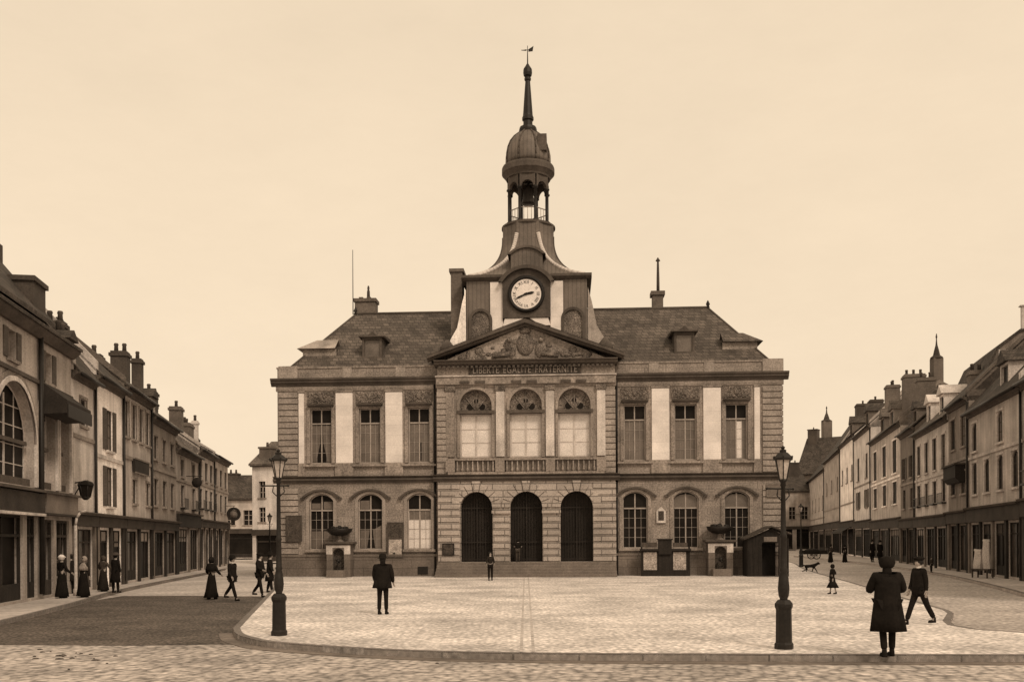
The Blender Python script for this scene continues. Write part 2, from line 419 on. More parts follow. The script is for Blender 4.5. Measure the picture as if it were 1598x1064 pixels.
# pavements
kL = smoothline([gp(-150,1000), gp(0,964), gp(40,955), gp(120,935), gp(185,917), gp(260,902), gp(330,889), gp(352,884)])
sheet('pavement', [(p.x, p.y) for p in kL] + [(PL(368).x-.5, PL(368).y), (PL(200).x-.5, PL(200).y), (PL(-200).x-.5, PL(-200).y), (-30, 20)], -.004, 'pave', th=.12)
kerb_line('kerb', kL, .16, ZR, .0, side=1)
kR = smoothline([gp(1240,869), gp(1327,878), gp(1448,894), gp(1565,919), gp(1700,960)])
sheet('pavement', [(p.x, p.y) for p in kR] + [(45, 20), (PR(1700).x+.5, PR(1700).y), (PR(1400).x+.5, PR(1400).y), (PR(1240).x+.5, PR(1240).y)], -.004, 'pave', th=.12)
kerb_line('kerb', kR, .16, ZR, .0, side=-1)
# paving strip down the middle of the square
st = MB()
for dx in (-.12, .12):
    a = gp(822, 1018.5); b = gp(821, 901)
    st.poly((a.x+dx-.03, a.y, .004), (a.x+dx+.03, a.y, .004), (b.x+dx+.03, b.y, .004), (b.x+dx-.03, b.y, .004))
o = st.build('path', 'dust'); o['kind'] = 'structure'
rnd = random.Random(11); mb = MB()
for k in range(24):
    c = gp(rnd.uniform(40, 700)**1.0, rnd.uniform(1006, 1040), ZR) if k > 14 else gp(rnd.uniform(45, 150), rnd.uniform(1008, 1026), ZR)
    r = rnd.uniform(.015, .035) if k > 7 else rnd.uniform(.04, .075); n = 9
    mb.lathe([(r, 0), (r*.8, .016), (r*.3, .022)], n, c.x, c.y, ZR-.012, sx=rnd.uniform(1, 1.8), ripple=.15, rn=3)
o = mb.build('dirt', 'paperdark'); o['kind'] = 'stuff'; o['label'] = 'small lumps of dirt scattered on the near cobbles'; o['category'] = 'dirt'
# ================================================================== TOWN HALL
D0 = 58.8; S0 = F/D0
TH_RZ = R(-3.3); THC = Vector(((822-799)/S0, D0, 0))
th = thing('town_hall', 'grey stone town hall with pediment, three dark arches and domed clock tower', 'town hall', THC, TH_RZ)
def X(px): return (px-822)/S0
def Z(py): return EYE + (HZ-py)/S0
def XD(px, d): return (px-822)/(F/(D0+d))
def ZD(py, d): return EYE + (HZ-py)/(F/(D0+d))
HW = X(1216); DEP = 14.0; BW = X(959.5); BY = -.55
zc0, zc1, zp = Z(598), Z(586), Z(570)        # cornice bottom, cornice top, parapet top
zb0, zb1 = Z(751), Z(740.5)
WX = [X(498)-.02, X(576), X(653.5)]; WX = WX + [-x for x in reversed(WX)]
WX = [-(1145-822)/S0-.06, -(1068.5-822)/S0, -(990.5-822)/S0]; WX = WX + [-x for x in reversed(WX)]
uw = .66; lw = .76
ups = (Z(720), Z(634)); lows = (Z(856), Z(768), .42)
# walls
wl = MB(); DP = .32
ops = []
for x in WX:
    ops += [(x-uw, x+uw, ups[0], ups[1]), (x-lw, x+lw, lows[0], lows[1], lows[2])]
for s in (-1, 1):
    a, b = (-HW, -BW) if s < 0 else (BW, HW)
    wall_open(wl, a, b, .0, zp, 0, [o for o in ops if a < o[0] < b], DP)
sideops = [(y-uw, y+uw, ups[0], ups[1]) for y in (2.5, 7, 11.5)] + [(y-lw, y+lw, lows[0], lows[1], lows[2]) for y in (2.5, 7, 11.5)]
tmp = MB(); wall_open(tmp, 0, DEP, 0, zp, 0, sideops, DP)
wl.add([(HW - y, x, z) for x, y, z in tmp.v], tmp.f)
wl.add([(-HW + y, DEP - x, z) for x, y, z in tmp.v], tmp.f)
wl.poly((HW, DEP, 0), (-HW, DEP, 0), (-HW, DEP, zp), (HW, DEP, zp))
wl.poly((-HW,0,zp), (-HW+.4,.4,zp), (HW-.4,.4,zp), (HW,0,zp)); wl.poly((-HW,0,zp), (-HW,DEP,zp), (-HW+.4,DEP-.4,zp), (-HW+.4,.4,zp)); wl.poly((HW,0,zp), (HW-.4,.4,zp), (HW-.4,DEP-.4,zp), (HW,DEP,zp))
wl.build('wall', 'stone', th)
# side windows panes
for s in (-1, 1):
    mb = MB()
    for y0, y1, z0, z1, *r_ in sideops:
        xx = s*(HW-.3); mb.poly((xx, y0, z0), (xx, y1, z0), (xx, y1, z1), (xx, y0, z1))
    fr = MB()
    for y0, y1, z0, z1, *r_ in sideops:
        c = (y0+y1)/2
        fr.box(min(s*(HW-.29), s*(HW-.22)), max(s*(HW-.29), s*(HW-.22)), c-.05, c+.05, z0, z1)
        for k in range(5):
            zz = z0+(z1-z0)*k/4; fr.box(min(s*(HW-.288), s*(HW-.23)), max(s*(HW-.288), s*(HW-.23)), y0, y1, zz-.03, zz+.03)
    f = fr.build('window', 'frame', th); mb.build('pane', 'glassmid', f)
# plinth
pl = MB()
for s in (-1, 1):
    a, b = (-HW-.1, -BW) if s < 0 else (BW, HW+.1)
    pl.box(a, b, -.12, .0, 0, Z(867)); pl.box(a, b, -.17, .0, Z(867), Z(863.5))
pl.box(-HW-.1, -HW, 0, DEP, 0, Z(867)); pl.box(HW, HW+.1, 0, DEP, 0, Z(867))
pl.build('plinth', 'plinth', th)
vt = MB()
for px in (658,): vt.box(X(651), X(667), -.17, -.1, Z(895), Z(883))
vt.build('cellar_vent', 'darkmetal', th)
# string course between the storeys, cornice, parapet
def band(name, m, prof, closed=True, bay=True):
    """profile (projection, z) run round front, bay and both sides"""
    mb = MB()
    for s in (-1, 1):
        a, b = (-HW, -BW) if s < 0 else (BW, HW)
        pr = [(-p, z) for p, z in prof]
        ea = max(p for p, z in prof)
        mb.prismx([(.05, prof[0][1])] + pr + [(.05, prof[-1][1])], a - (ea if s < 0 else 0), b + (ea if s > 0 else 0))
        tmp = MB(); tmp.prismx([(.05, prof[0][1])] + pr + [(.05, prof[-1][1])], 0, DEP)
        if s > 0: mb.add([(HW - y, x, z) for x, y, z in tmp.v], tmp.f)
        else: mb.add([(-HW + y, DEP - x, z) for x, y, z in tmp.v], tmp.f)
    if bay:
        pr = [(BY-p, z) for p, z in prof]; ea = max(p for p, z in prof)
        mb.prismx([(.03, prof[0][1]-.002)] + pr + [(.03, prof[-1][1]+.002)], -BW-ea, BW+ea)
    return mb.build(name, m, th)
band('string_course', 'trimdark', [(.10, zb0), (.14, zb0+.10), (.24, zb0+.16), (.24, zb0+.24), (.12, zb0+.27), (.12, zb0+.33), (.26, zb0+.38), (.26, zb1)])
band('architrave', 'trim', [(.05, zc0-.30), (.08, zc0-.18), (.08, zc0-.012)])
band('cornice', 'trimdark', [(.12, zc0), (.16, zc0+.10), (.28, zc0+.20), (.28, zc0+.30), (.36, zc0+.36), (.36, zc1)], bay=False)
cp = MB(); 
for s in (-1, 1):
    a, b = (-HW-.05, -BW-.2) if s < 0 else (BW+.2, HW+.05)
    cp.box(a, b, -.06, .42, zp, zp+.10)
    cp.box(s*HW-.05 if s > 0 else -HW-.05, s*HW+.05 if s > 0 else -HW+.05, .42, DEP, zp+.002, zp+.10)
cp.build('parapet_coping', 'trim', th)
# pier blocks over the parapet ends
pb = MB()
for px0, px1 in ((431, 460), (1187, 1217)):
    pb.box(X(px0)-.03, X(px1)+.03, -.09, .45, zc1, zp+.16)
for px in (540, 625, 1020, 1105): pb.box(X(px)-.3, X(px)+.3, -.05, 0, zc1, zp)
pb.build('parapet_pier', 'quoin', th)
# quoins: rusticated courses
for px0, px1, y in ((431, 460, 0), (1187, 1216, 0)):
    q = MB(); h = .372; z = zb1+.02
    while z + h < zc0 - .3:
        q.box(X(px0)-.04, X(px1)+.04, y-.10, y+.02, z+.035, z+h-.035); z += h
    z = Z(863)
    while z + h < zb0:
        q.box(X(px0)-.04, X(px1)+.04, y-.10, y+.02, z+.035, z+h-.035); z += h
    q.build('quoin', 'quoin', th)
# pale pilasters of the wings
for cx_, hw_ in ((X(466.5), .17), (X(535), .53), (X(614), .53)):
    for s in (-1, 1):
        c = -abs(cx_)*1.0 * (-s)
        p = MB(); p.box(c-hw_, c+hw_, -.10, .02, Z(720), zc0-.42); p.build('pilaster', 'pale', th, bevel=.02)
        b = MB(); b.box(c-hw_-.05, c+hw_+.05, -.15, .01, zb1, Z(720)); b.box(c-hw_-.04, c+hw_+.04, -.15, .01, zc0-.42, zc0-.3); b.build('pilaster_base', 'trim', th, bevel=.02)
# upper windows with frames, drip caps, aprons
def crv(par, x0, x1, z0, z1, y, name='carved_panel', n=26, m='carved', seed=1, dep=.05):
    rnd = random.Random(seed); mb = MB(); mb.box(x0, x1, y-.02, y+.02, z0, z1)
    # symmetrical foliage relief
    hw = (x1-x0)/2; cx = (x0+x1)/2
    for i in range(n):
        u = rnd.random()*.92; v = .12 + rnd.random()*.76; r = rnd.uniform(.05, .13)*min(1, (z1-z0)/.8)
        for s in (-1, 1): mb.ball((cx+s*u*hw, y-.02, z0+v*(z1-z0)), r, 7, 4, sz=rnd.uniform(.6, 1.6), sy=.5)
    mb.ball((cx, y-.03, (z0+z1)/2), .17*min(1, (z1-z0)/.8), 9, 5, sz=1.3, sy=.5)
    return mb.build(name, m, par)
GU = ['glassdark', 'glassmid', 'glassmid', 'glassmid', 'glassmid', 'glassmid']
for i, x in enumerate(WX):
    s = MB()
    s.box(x-uw-.22, x-uw, -.07, .02, ups[0], ups[1]+.12); s.box(x+uw, x+uw+.22, -.07, .02, ups[0], ups[1]+.12); s.box(x-uw, x+uw, -.07, .02, ups[1], ups[1]+.12)
    s.build('window_surround', 'trim', th, bevel=.015)
    c = MB(); c.box(x-uw-.1, x+uw+.1, -.24, .0, ups[1]+.12, ups[1]+.20); c.box(x-uw-.16, x+uw+.16, -.30, .0, ups[1]+.20, ups[1]+.26); c.build('drip_cap', 'trimdark', th)  # cap coloured dark to stand in for the shade line over the window
    c = MB(); c.box(x-uw-.42, x+uw+.42, -.22, .0, ups[0]-.22, ups[0]-.10); c.build('sill', 'trim', th, bevel=.02)
    crv(th, x-uw-.2, x+uw+.2, ups[1]+.34, zc0-.36, -.02, seed=20+i)
    zt = Z(657)
    fo = window(th, x-uw, x+uw, ups[0], ups[1], 0, DP-.14, 'frame', GU[i], cols=2, rows=4, trans=zt, fw=.065, bar=.018)
    # curtains/top light: darker upper lights
    t = MB(); t.poly((x-uw+.06, DP-.098, zt+.05), (x+uw-.06, DP-.098, zt+.05), (x+uw-.06, DP-.098, ups[1]-.06), (x-uw+.06, DP-.098, ups[1]-.06)); t.build('top_light', 'glassdark', fo)
    if i in (0, 5, 2):
        t = MB(); yy = DP-.102
        if i == 0:
            for sg in (-1, 1): t.poly(*([(x+sg*(uw-.05), yy, ups[0]+.1), (x+sg*(uw-.30), yy, ups[0]+.1), (x+sg*.10, yy, ups[0]+1.3), (x+sg*.05, yy, zt-.1), (x+sg*(uw-.05), yy, zt-.1)][::-sg]))
            t.build('curtain', 'glassmid', fo)
        elif i == 5: t.box(x-.02, x+.35, yy, yy+.004, ups[0]+.1, zt-.15); t.build('curtain', 'glasspale', fo)
        else: t.box(x+.02, x+.12, yy, yy+.004, ups[0]+.15, ups[0]+1.3); t.build('curtain_gap', 'glassdark', fo)
# ground floor windows
GL = [('glassdark', .5), ('glassdark', .5), ('glasspale', .5), ('glassdark', 0), ('glassdark', 0), ('glassdark', 0)]
for i, x in enumerate(WX):
    zs = lows[1]-lows[2]
    # hood mould
    o_ = arc(x-lw-.42, x+lw+.42, zs+.22, .48, 16); n_ = arc(x-lw-.36, x+lw+.36, zs+.10, .48, 16)
    h = MB(); P = [(a, -.2, b) for a, b in o_] + [(a, -.2, b) for a, b in n_] + [(a, 0, b) for a, b in o_] + [(a, 0, b) for a, b in n_]; k = 17
    h.add(P, [[j, j+1, k+j+1, k+j] for j in range(16)] + [[2*k+j, 2*k+j+1, j+1, j] for j in range(16)] + [[k+j, k+j+1, 3*k+j+1, 3*k+j] for j in range(16)])
    h.box(x-lw-.52, x-lw-.3, -.2, 0, zs+.06, zs+.2); h.box(x+lw+.3, x+lw+.52, -.2, 0, zs+.06, zs+.2)
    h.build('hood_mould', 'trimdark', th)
    o_ = arc(x-lw-.2, x+lw+.2, zs, .56, 16); n_ = arc(x-lw, x+lw, zs, lows[2], 16); h = MB()
    P = [(a, -.06, b) for a, b in o_] + [(a, -.06, b) for a, b in n_] + [(a, 0, b) for a, b in o_]
    h.add(P, [[j, j+1, k+j+1, k+j] for j in range(16)] + [[2*k+j, 2*k+j+1, j+1, j] for j in range(16)])
    h.box(x-lw-.2, x-lw, -.06, .01, lows[0], zs); h.box(x+lw, x+lw+.2, -.06, .01, lows[0], zs)
    h.build('window_surround', 'quoin' if i < 3 else 'trim', th)
    c = MB(); c.box(x-lw-.25, x+lw+.25, -.26, .0, lows[0]-.16, lows[0]); c.build('sill', 'trim', th, bevel=.02)
    zt = Z(794)
    fo = window(th, x-lw, x+lw, lows[0], lows[1], lows[2], DP-.14, 'frame', GL[i][0], cols=2, rows=4, trans=zt, fw=.07, bar=.018)
    yy = DP-.102; t = MB()
    if i == 0:
        for sg in (-1, 1): t.box(min(x+sg*.08, x+sg*(lw-.1)), max(x+sg*.08, x+sg*(lw-.1)), yy, yy+.004, lows[0]+.1, lows[0]+1.15)
        t.box(x-lw+.1, x-.1, yy, yy+.004, zt+.08, zt+.45); t.box(x+.1, x+lw-.1, yy, yy+.004, zt+.08, zt+.55)
        t.build('curtain', 'glassmid', fo)
    elif i == 1:
        t.poly((x-lw+.1, yy, lows[0]+.1), (x-.25, yy, lows[0]+.1), (x-.08, yy, lows[0]+1.2), (x-lw+.1, yy, lows[0]+1.2))
        t.poly((x+.25, yy, lows[0]+.1), (x+lw-.1, yy, lows[0]+.1), (x+lw-.1, yy, lows[0]+1.5), (x+.1, yy, lows[0]+1.2))
        t.box(x-lw+.1, x-.08, yy, yy+.004, zt+.06, zt+.6); t.build('curtain', 'glassmid', fo)
    elif i == 2:
        t.poly((x-lw+.05, yy, zt+.05), (x+lw-.05, yy, zt+.05), (x+lw-.06, yy, zs+.1), (x+.3, yy, lows[1]-.12), (x-.3, yy, lows[1]-.12), (x-lw+.06, yy, zs+.1))
        t.build('top_light', 'glassdark', fo)
        t = MB(); t.box(x-lw+.1, x+lw-.1, yy, yy+.004, zt-.62, zt-.06); t.build('blind', 'glassmid', fo)
    elif i in (4, 5):
        t.poly((x-lw+.05, yy, zt+.05), (x+lw-.05, yy, zt+.05), (x+lw-.1, yy, zs+.05), (x+.3, yy, lows[1]-.2), (x-.3, yy, lows[1]-.2), (x-lw+.1, yy, zs+.05)); t.build('curtain', 'glassmid', fo)
# ---- projecting central bay
AX = [X(744.5), X(822), X(900)]; aw = X(771)-X(746); aw = .98
zst = Z(876); atop = Z(767); ars = .98
UX = [X(744.5), X(822), X(897)]; cuw = .98; cz0, cz1, czr = Z(714), Z(609), .98
cw = MB()
wall_open(cw, -BW, BW, 0, zb0+.02, BY, [(x-aw, x+aw, zst, atop, ars) for x in AX], .75)
cw.poly((-BW,BY,0), (-BW,BY,zb0), (-BW,0,zb0), (-BW,0,0)); cw.poly((BW,BY,0), (BW,0,0), (BW,0,zb0), (BW,BY,zb0))
cw.build('arcade_wall', 'bay', th)
cu = MB()
wall_open(cu, -BW, BW, zb0+.02, Z(563), BY, [(x-cuw, x+cuw, cz0, cz1, czr) for x in UX], .42)
cu.poly((-BW,BY,zb0), (-BW,BY,Z(563)), (-BW,0,Z(563)), (-BW,0,zb0)); cu.poly((BW,BY,zb0), (BW,0,zb0), (BW,0,Z(563)), (BW,BY,Z(563)))
cu.build('bay_wall', 'stone', th)
# rusticated corner strips of the bay
for s in (-1, 1):
    q = MB(); h = .36; z = zb1+.02; c = s*(BW-.32)
    while z + h < Z(604): q.box(c-.34, c+.34, BY-.08, BY+.02, z+.03, z+h-.03); z += h
    q.build('quoin', 'quoin', th)
    # big rusticated blocks beside the arches at ground level
    q = MB(); z = zst+.02; h = .40
    while z + h < zb0-.05: q.box(min(s*(BW-.02), s*4.05), max(s*(BW+.03), s*4.05), BY-.09, BY+.02, z+.03, z+h-.03); z += h
    q.build('rustication', 'bay', th)
q = MB(); h = .40
for c in ((AX[0]+AX[1])/2, (AX[1]+AX[2])/2):
    z = zst+.02
    while z + h < Z(801): q.box(c-.50, c+.50, BY-.09, BY+.02, z+.03, z+h-.03); z += h
    q.box(c-.57, c+.57, BY-.16, BY+.02, Z(801), Z(796))
q.build('pier', 'bay', th)
for x in AX:                              # voussoirs, keystone, gates
    v = MB(); zs = atop-ars
    for j in range(9):
        a0 = math.pi*(j/9)+.02; a1 = math.pi*((j+1)/9)-.02; ro = 1.5 if j != 4 else 1.62
        pr = [(x+r*math.cos(a), zs+r*math.sin(a)) for r, a in ((aw, a0), (ro, a0), (ro, a1), (aw, a1))]
        v.prism(pr, BY-.10 if j != 4 else BY-.18, BY+.02)
    v.build('voussoir_arch', 'bay', th)
    g = MB()
    ring = [(x-aw+.01, zst), (x+aw-.01, zst)] + list(reversed(arc(x-aw+.01, x+aw-.01, zs, ars-.01)))
    g.poly(*[(a, BY+.7, b) for a, b in ring])
    dr = g.build('door', 'doordark', th)
    g = MB()
    for k in range(-5, 6):
        xx = x+k*.17; top = zs + math.sqrt(max(0, aw**2-(k*.17)**2)); g.box(xx-.014, xx+.014, BY+.55, BY+.58, zst, top)
    for zz in (zst+.15, zst+1.2, zs): g.box(x-aw, x+aw, BY+.545, BY+.585, zz-.03, zz+.03)
    g.box(x-.035, x+.035, BY+.53, BY+.59, zst, zs+.9)
    g.build('gate', 'doordark', dr)
# steps
sp = MB(); n = 5
for i in range(n):
    zt_ = zst*(n-i)/n; yf = BY-.32*(i+1)
    sp.box(-BW+.0+.0*i, BW, yf, BY-.001 if i == 0 else BY-.32*i, 0, zt_-.004)
sp.build('steps', 'step', th, bevel=.015)
# upper bay windows
for i, x in enumerate(UX):
    o_ = arc(x-cuw-.16, x+cuw+.16, cz1-czr, czr+.16, 16); n_ = arc(x-cuw, x+cuw, cz1-czr, czr, 16); h = MB(); k = 17
    P = [(a, BY-.09, b) for a, b in o_] + [(a, BY-.09, b) for a, b in n_] + [(a, BY, b) for a, b in o_]
    h.add(P, [[j, j+1, k+j+1, k+j] for j in range(16)] + [[2*k+j, 2*k+j+1, j+1, j] for j in range(16)])
    h.box(x-cuw-.16, x-cuw, BY-.09, BY, cz0, cz1-czr-.0); h.box(x+cuw, x+cuw+.16, BY-.09, BY, cz0, cz1-czr)
    h.build('window_surround', 'trim', th)
    zt = Z(646)
    t = MB(); t.box(x-cuw-.16, x+cuw+.16, BY-.16, BY+.3, zt-.02, zt+.17); t.build('transom', 'trimdark', th)
    fo = window(th, x-cuw, x+cuw, cz0, zt-.03, 0, BY+.26, 'framepale', 'glasspale', cols=1, rows=3, fw=.10, bar=.05)
    # lunette
    ln = MB(); zl = zt+.17; rr = cz1-zl
    pts = arc(x-cuw+.12, x+cuw-.12, cz1-czr, czr-.12, 14)
    ln.poly(*([(x-cuw, BY+.30, zl), (x+cuw, BY+.30, zl)] + [(a, BY+.30, b) for a, b in reversed(arc(x-cuw, x+cuw, cz1-czr, czr-.01))]))
    ob = ln.build('lunette', 'carved', th)
    g = MB()
    for sg in (-1, 1): g.lathe([(.20, 0), (.20, .02)], 14); 
    g = MB()
    for sg in (-1, 1):
        c_ = Vector((x+sg*.36, BY+.285, zl+.26)); ring = [(c_.x+.2*math.cos(a), BY+.285, c_.z+.2*math.sin(a)) for a in [2*math.pi*q/14 for q in range(14)]]
        g.poly(*ring)
    g.poly(*[(x+.14*math.cos(2*math.pi*q/12), BY+.285, zl+.62+.14*math.sin(2*math.pi*q/12)) for q in range(12)])
    g.build('lunette_pane', 'glassdark', ob)
    g = MB()
    for q in range(1, 4):
        a = math.pi*q/4; g.tube((x, BY+.27, zl+.02), (x+(cuw-.05)*math.cos(a), BY+.27, zl+(rr-.06)*math.sin(a)), .025, n=6)
    g.build('tracery', 'trim', ob)
for px0, px1 in ((699, 711), (775, 790), (853, 866), (932, 944)):   # bay pilasters
    c = (X(px0)+X(px1))/2; hw_ = .26
    p = MB(); p.box(c-hw_, c+hw_, BY-.12, BY+.01, cz0+.02, Z(612)); p.build('pilaster', 'trim' if px0 == 699 else 'w7', th, bevel=.02)
    b = MB(); b.box(c-hw_-.06, c+hw_+.06, BY-.18, BY, Z(612), Z(604)); b.build('capital', 'carved', th, bevel=.02)
# modillion shadows, painted in as dark blocks, and entablature
mo = MB(); mo.box(-BW-.05, BW+.05, BY-.22, BY-.005, Z(602)+.02, Z(591))
mo.build('bay_architrave', 'trim', th)
mo = MB()
for c in (X(713), X(738), X(798), X(818), X(826), X(846), X(876), X(906)): pass
for c in (X(728), X(752), X(808), X(832), X(884), X(908)): mo.box(c-.30, c+.30, BY-.30, BY-.23, Z(600), Z(596.5))
mo.build('modillion_shade', 'trimdark', th)
cn = MB(); cn.prismx([(BY+.02, Z(591)), (BY-.12, Z(591)), (BY-.30, Z(589.5)), (BY-.30, Z(588)), (BY+.02, Z(587.5))], -BW-.1, BW+.1); cn.build('bay_moulding', 'w7', th)
fz = MB(); fz.box(X(734), X(908), BY-.10, BY+.01, Z(586.5), Z(573)); fr_ = fz.build('inscription_frieze', 'paperdark', th)
# lettering
def text_mesh(body, size, m, par, name, depth=.02):
    cu_ = bpy.data.curves.new(name, 'FONT'); cu_.body = body; cu_.size = size; cu_.extrude = depth/2; cu_.align_x = 'CENTER'; cu_.align_y = 'CENTER'; cu_.space_character = 1.12; cu_.space_word = 1.5
    tmp = bpy.data.objects.new('tmp', cu_); COL.objects.link(tmp)
    bpy.context.view_layer.update(); dg = bpy.context.evaluated_depsgraph_get()
    me = bpy.data.meshes.new_from_object(tmp.evaluated_get(dg)); bpy.data.objects.remove(tmp)
    me.materials.clear(); me.materials.append(M[m]); o = bpy.data.objects.new(name, me); COL.objects.link(o); o.parent = par
    o.rotation_euler = (R(90), 0, 0); return o
lt = text_mesh('LIBERTE EGALITE FRATERNITE', .50, 'letter', fr_, 'lettering')
lt.location = (X(821), BY-.12, Z(580))
bpy.context.view_layer.update(); lt.scale = (6.3/lt.dimensions.x, .44/.36, 1)
# pediment
pz0 = Z(573); pzt = Z(566); apex = Z(503)
pd = MB(); pd.prismx([(BY+.6, pz0), (BY-.2, pz0), (BY-.42, pz0+.10), (BY-.42, pz0+.2), (BY-.55, pz0+.26), (BY-.55, pzt+.04), (BY+.6, pzt+.04)], -BW-.15, BW+.15)
for k in range(38): 
    xx = -BW+.2+k*(2*BW-.4)/37; pd.box(xx-.07, xx+.07, BY-.32, BY-.16, pz0-.14, pz0-.002)
pd.build('pediment_cornice', 'trimdark', th)
tp = MB(); hwp = BW+.55; zb_ = pzt+.04
tp.prism([(-hwp+.9, zb_), (hwp-.9, zb_), (0, apex-.35)], BY-.05, BY+1.6); tpo = tp.build('tympanum', 'stone', th)
rk = MB(); zi = apex - .42
for s in (-1, 1):
    for (t0, t1, pr) in ((0, .17, .34), (.17, .40, .58)):
        a0 = [(s*hwp, zb_-.02+t0*.7), (0, zi+t0), (0, zi+t1), (s*hwp, zb_-.02+t1*.7)]
        if s < 0: pts_ = a0
        else: pts_ = a0[::-1]
        if s < 0: pts_ = [a0[0], a0[1], a0[2], a0[3]]
        rk.prism(pts_, BY-pr, BY+.1)
rk.build('raking_cornice', 'trimdark', th)
rf = MB()
for s in (-1, 1): rf.poly((s*hwp, BY-.5, zb_+.30), (0, BY-.5, zi+.44), (0, 4, zi+.44), (s*hwp, 4, zb_+.30))
rf.build('pediment_roof', 'slate', th)
# carved shield group in the tympanum
rl_ = MB(); rnd = random.Random(3)
rl_.ball((0, BY-.05, zb_+.95), .55, 14, 8, sz=1.25, sy=.35)
rl_.ball((0, BY-.12, zb_+1.0), .36, 12, 7, sz=1.3, sy=.4)
rl_.lathe([(.3, 0), (.36, .12), (.3, .2), (.42, .34), (.05, .36)], 10, 0, BY-.08, zb_+1.62, sy=.4)
for s in (-1, 1):
    for i in range(34):
        u = rnd.uniform(.5, 3.9); vmx = max(.12, 1.75*(1-u/4.6))
        rl_.ball((s*u, BY-.05, zb_+.08+rnd.random()*vmx*.8), rnd.uniform(.08, .2), 7, 5, sz=rnd.uniform(.6, 1.5), sx=rnd.uniform(.8, 1.8), sy=.45)
    rl_.ball((s*.85, BY-.05, zb_+.6), .3, 10, 6, sz=1.6, sy=.45); rl_.ball((s*.95, BY-.12, zb_+1.2), .16, 9, 6, sy=.8)
    rl_.tube((s*.95, BY-.08, zb_+.4), (s*2.0, BY-.08, zb_+.22), .17, .1)
rl_.build('relief_sculpture', 'carved', tpo)
# balustrade balcony in front of the bay windows
bl = MB(); z0_, z1_ = zb1+.0, Z(716)
bl.box(-BW+.65, BW-.65, BY-.24, BY-.06, z0_, z0_+.14); bl.box(-BW+.65, BW-.65, BY-.26, BY-.04, z1_-.12, z1_)
for c in (X(705), X(782), X(860), X(938)): bl.box(c-.28, c+.28, BY-.27, BY-.03, z0_+.14, z1_-.12)
for a, b in ((705, 782), (782, 860), (860, 938)):
    for k in range(8):
        xx = X(a)+.42+(X(b)-X(a)-.84)*k/7
        bl.lathe([(.05, 0), (.09, .14), (.05, .32), (.05, z1_-z0_-.27)], 8, xx, BY-.15, z0_+.14)
bl.build('balustrade', 'trim', th)
bb_ = MB(); bb_.box(-BW+.6, BW-.6, BY-.03, BY+.0, zb1, Z(716)); bb_.build('balcony_panel', 'step', th)
# urns at pediment ends
for s, px in ((-1, 697), (1, 946)):
    u = MB(); c = X(px); u.box(c-.42, c+.42, .3, 1.1, Z(560), Z(553)); u.lathe([(.2, 0), (.45, .3), (.5, .6), (.25, .9), (.1, 1.1)], 14, c, .7, Z(553)); u.box(c-.35, c+.35, .4, 1.0, Z(572), Z(560))
    u.build('urn', 'trimdark', th)
# ---- drain pipe
dp = MB(); dp.tube((X(680)-.05, -.1, 0), (X(680)-.05, -.1, zb0), .075); dp.tube((X(680)-.05, -.1, zb1), (X(680)-.05, -.1, zc0), .06); dp.build('drain_pipe', 'darkmetal', th)
dp = MB(); dp.tube((X(961.5)+.04, -.1, 0), (X(961.5)+.04, -.1, zb0), .06); dp.tube((X(961.5)+.04, -.1, zb1), (X(961.5)+.04, -.1, zc0), .06); dp.build('drain_pipe', 'darkmetal', th)
# ---- main roof (hipped)
zr0 = zp+.02; RH = ZD(486, 7); rx = (XD(541, 7)*-1 + XD(1091, 7))/2; ex = HW-.55
ro = MB()
A_, B_, C_, D_ = (-ex, .35, zr0), (ex, .35, zr0), (ex, DEP-.35, zr0), (-ex, DEP-.35, zr0)
E_, G_ = (-rx, 7, RH), (rx, 7, RH)
ro.poly(A_, B_, G_, E_); ro.poly(B_, C_, G_); ro.poly(C_, D_, E_, G_); ro.poly(D_, A_, E_)
roof = ro.build('roof', 'slate', th)
rg = MB(); rg.tube((-rx, 7, RH+.03), (rx, 7, RH+.03), .1)
for e, a, b in ((E_, A_, D_), (G_, B_, C_)): rg.tube(e, a, .07); rg.tube(e, b, .07)
rg.build('ridge_flashing', 'trimdark', roof)
gt = MB(); gt.box(-ex, ex, .22, .40, zr0-.05, zr0+.12); gt.build('gutter', 'trimdark', roof)
for s in (-1, 1):
    f = MB(); f.lathe([(.14, 0), (.08, .12), (.14, .22), (.1, .34), (.02, .5)], 10, s*rx, 7, RH+.02); f.build('finial', 'darkmetal', roof)
def roofz(y): return zr0 + (RH-zr0)*(y-.35)/(7-.35)
def dormer(c, y, wid, z0, z1, m='slate', name='dormer'):
    d = MB(); d.box(c-wid, c-wid+.16, y, y+3, z0, z1); d.box(c+wid-.16, c+wid, y, y+3, z0, z1)
    d.box(c-wid+.16, c+wid-.16, y, y+.3, z0, z0+.25); d.box(c-wid+.16, c+wid-.16, y, y+.3, z1-.2, z1)
    o = d.build(name, 'woodmid', roof)
    return o
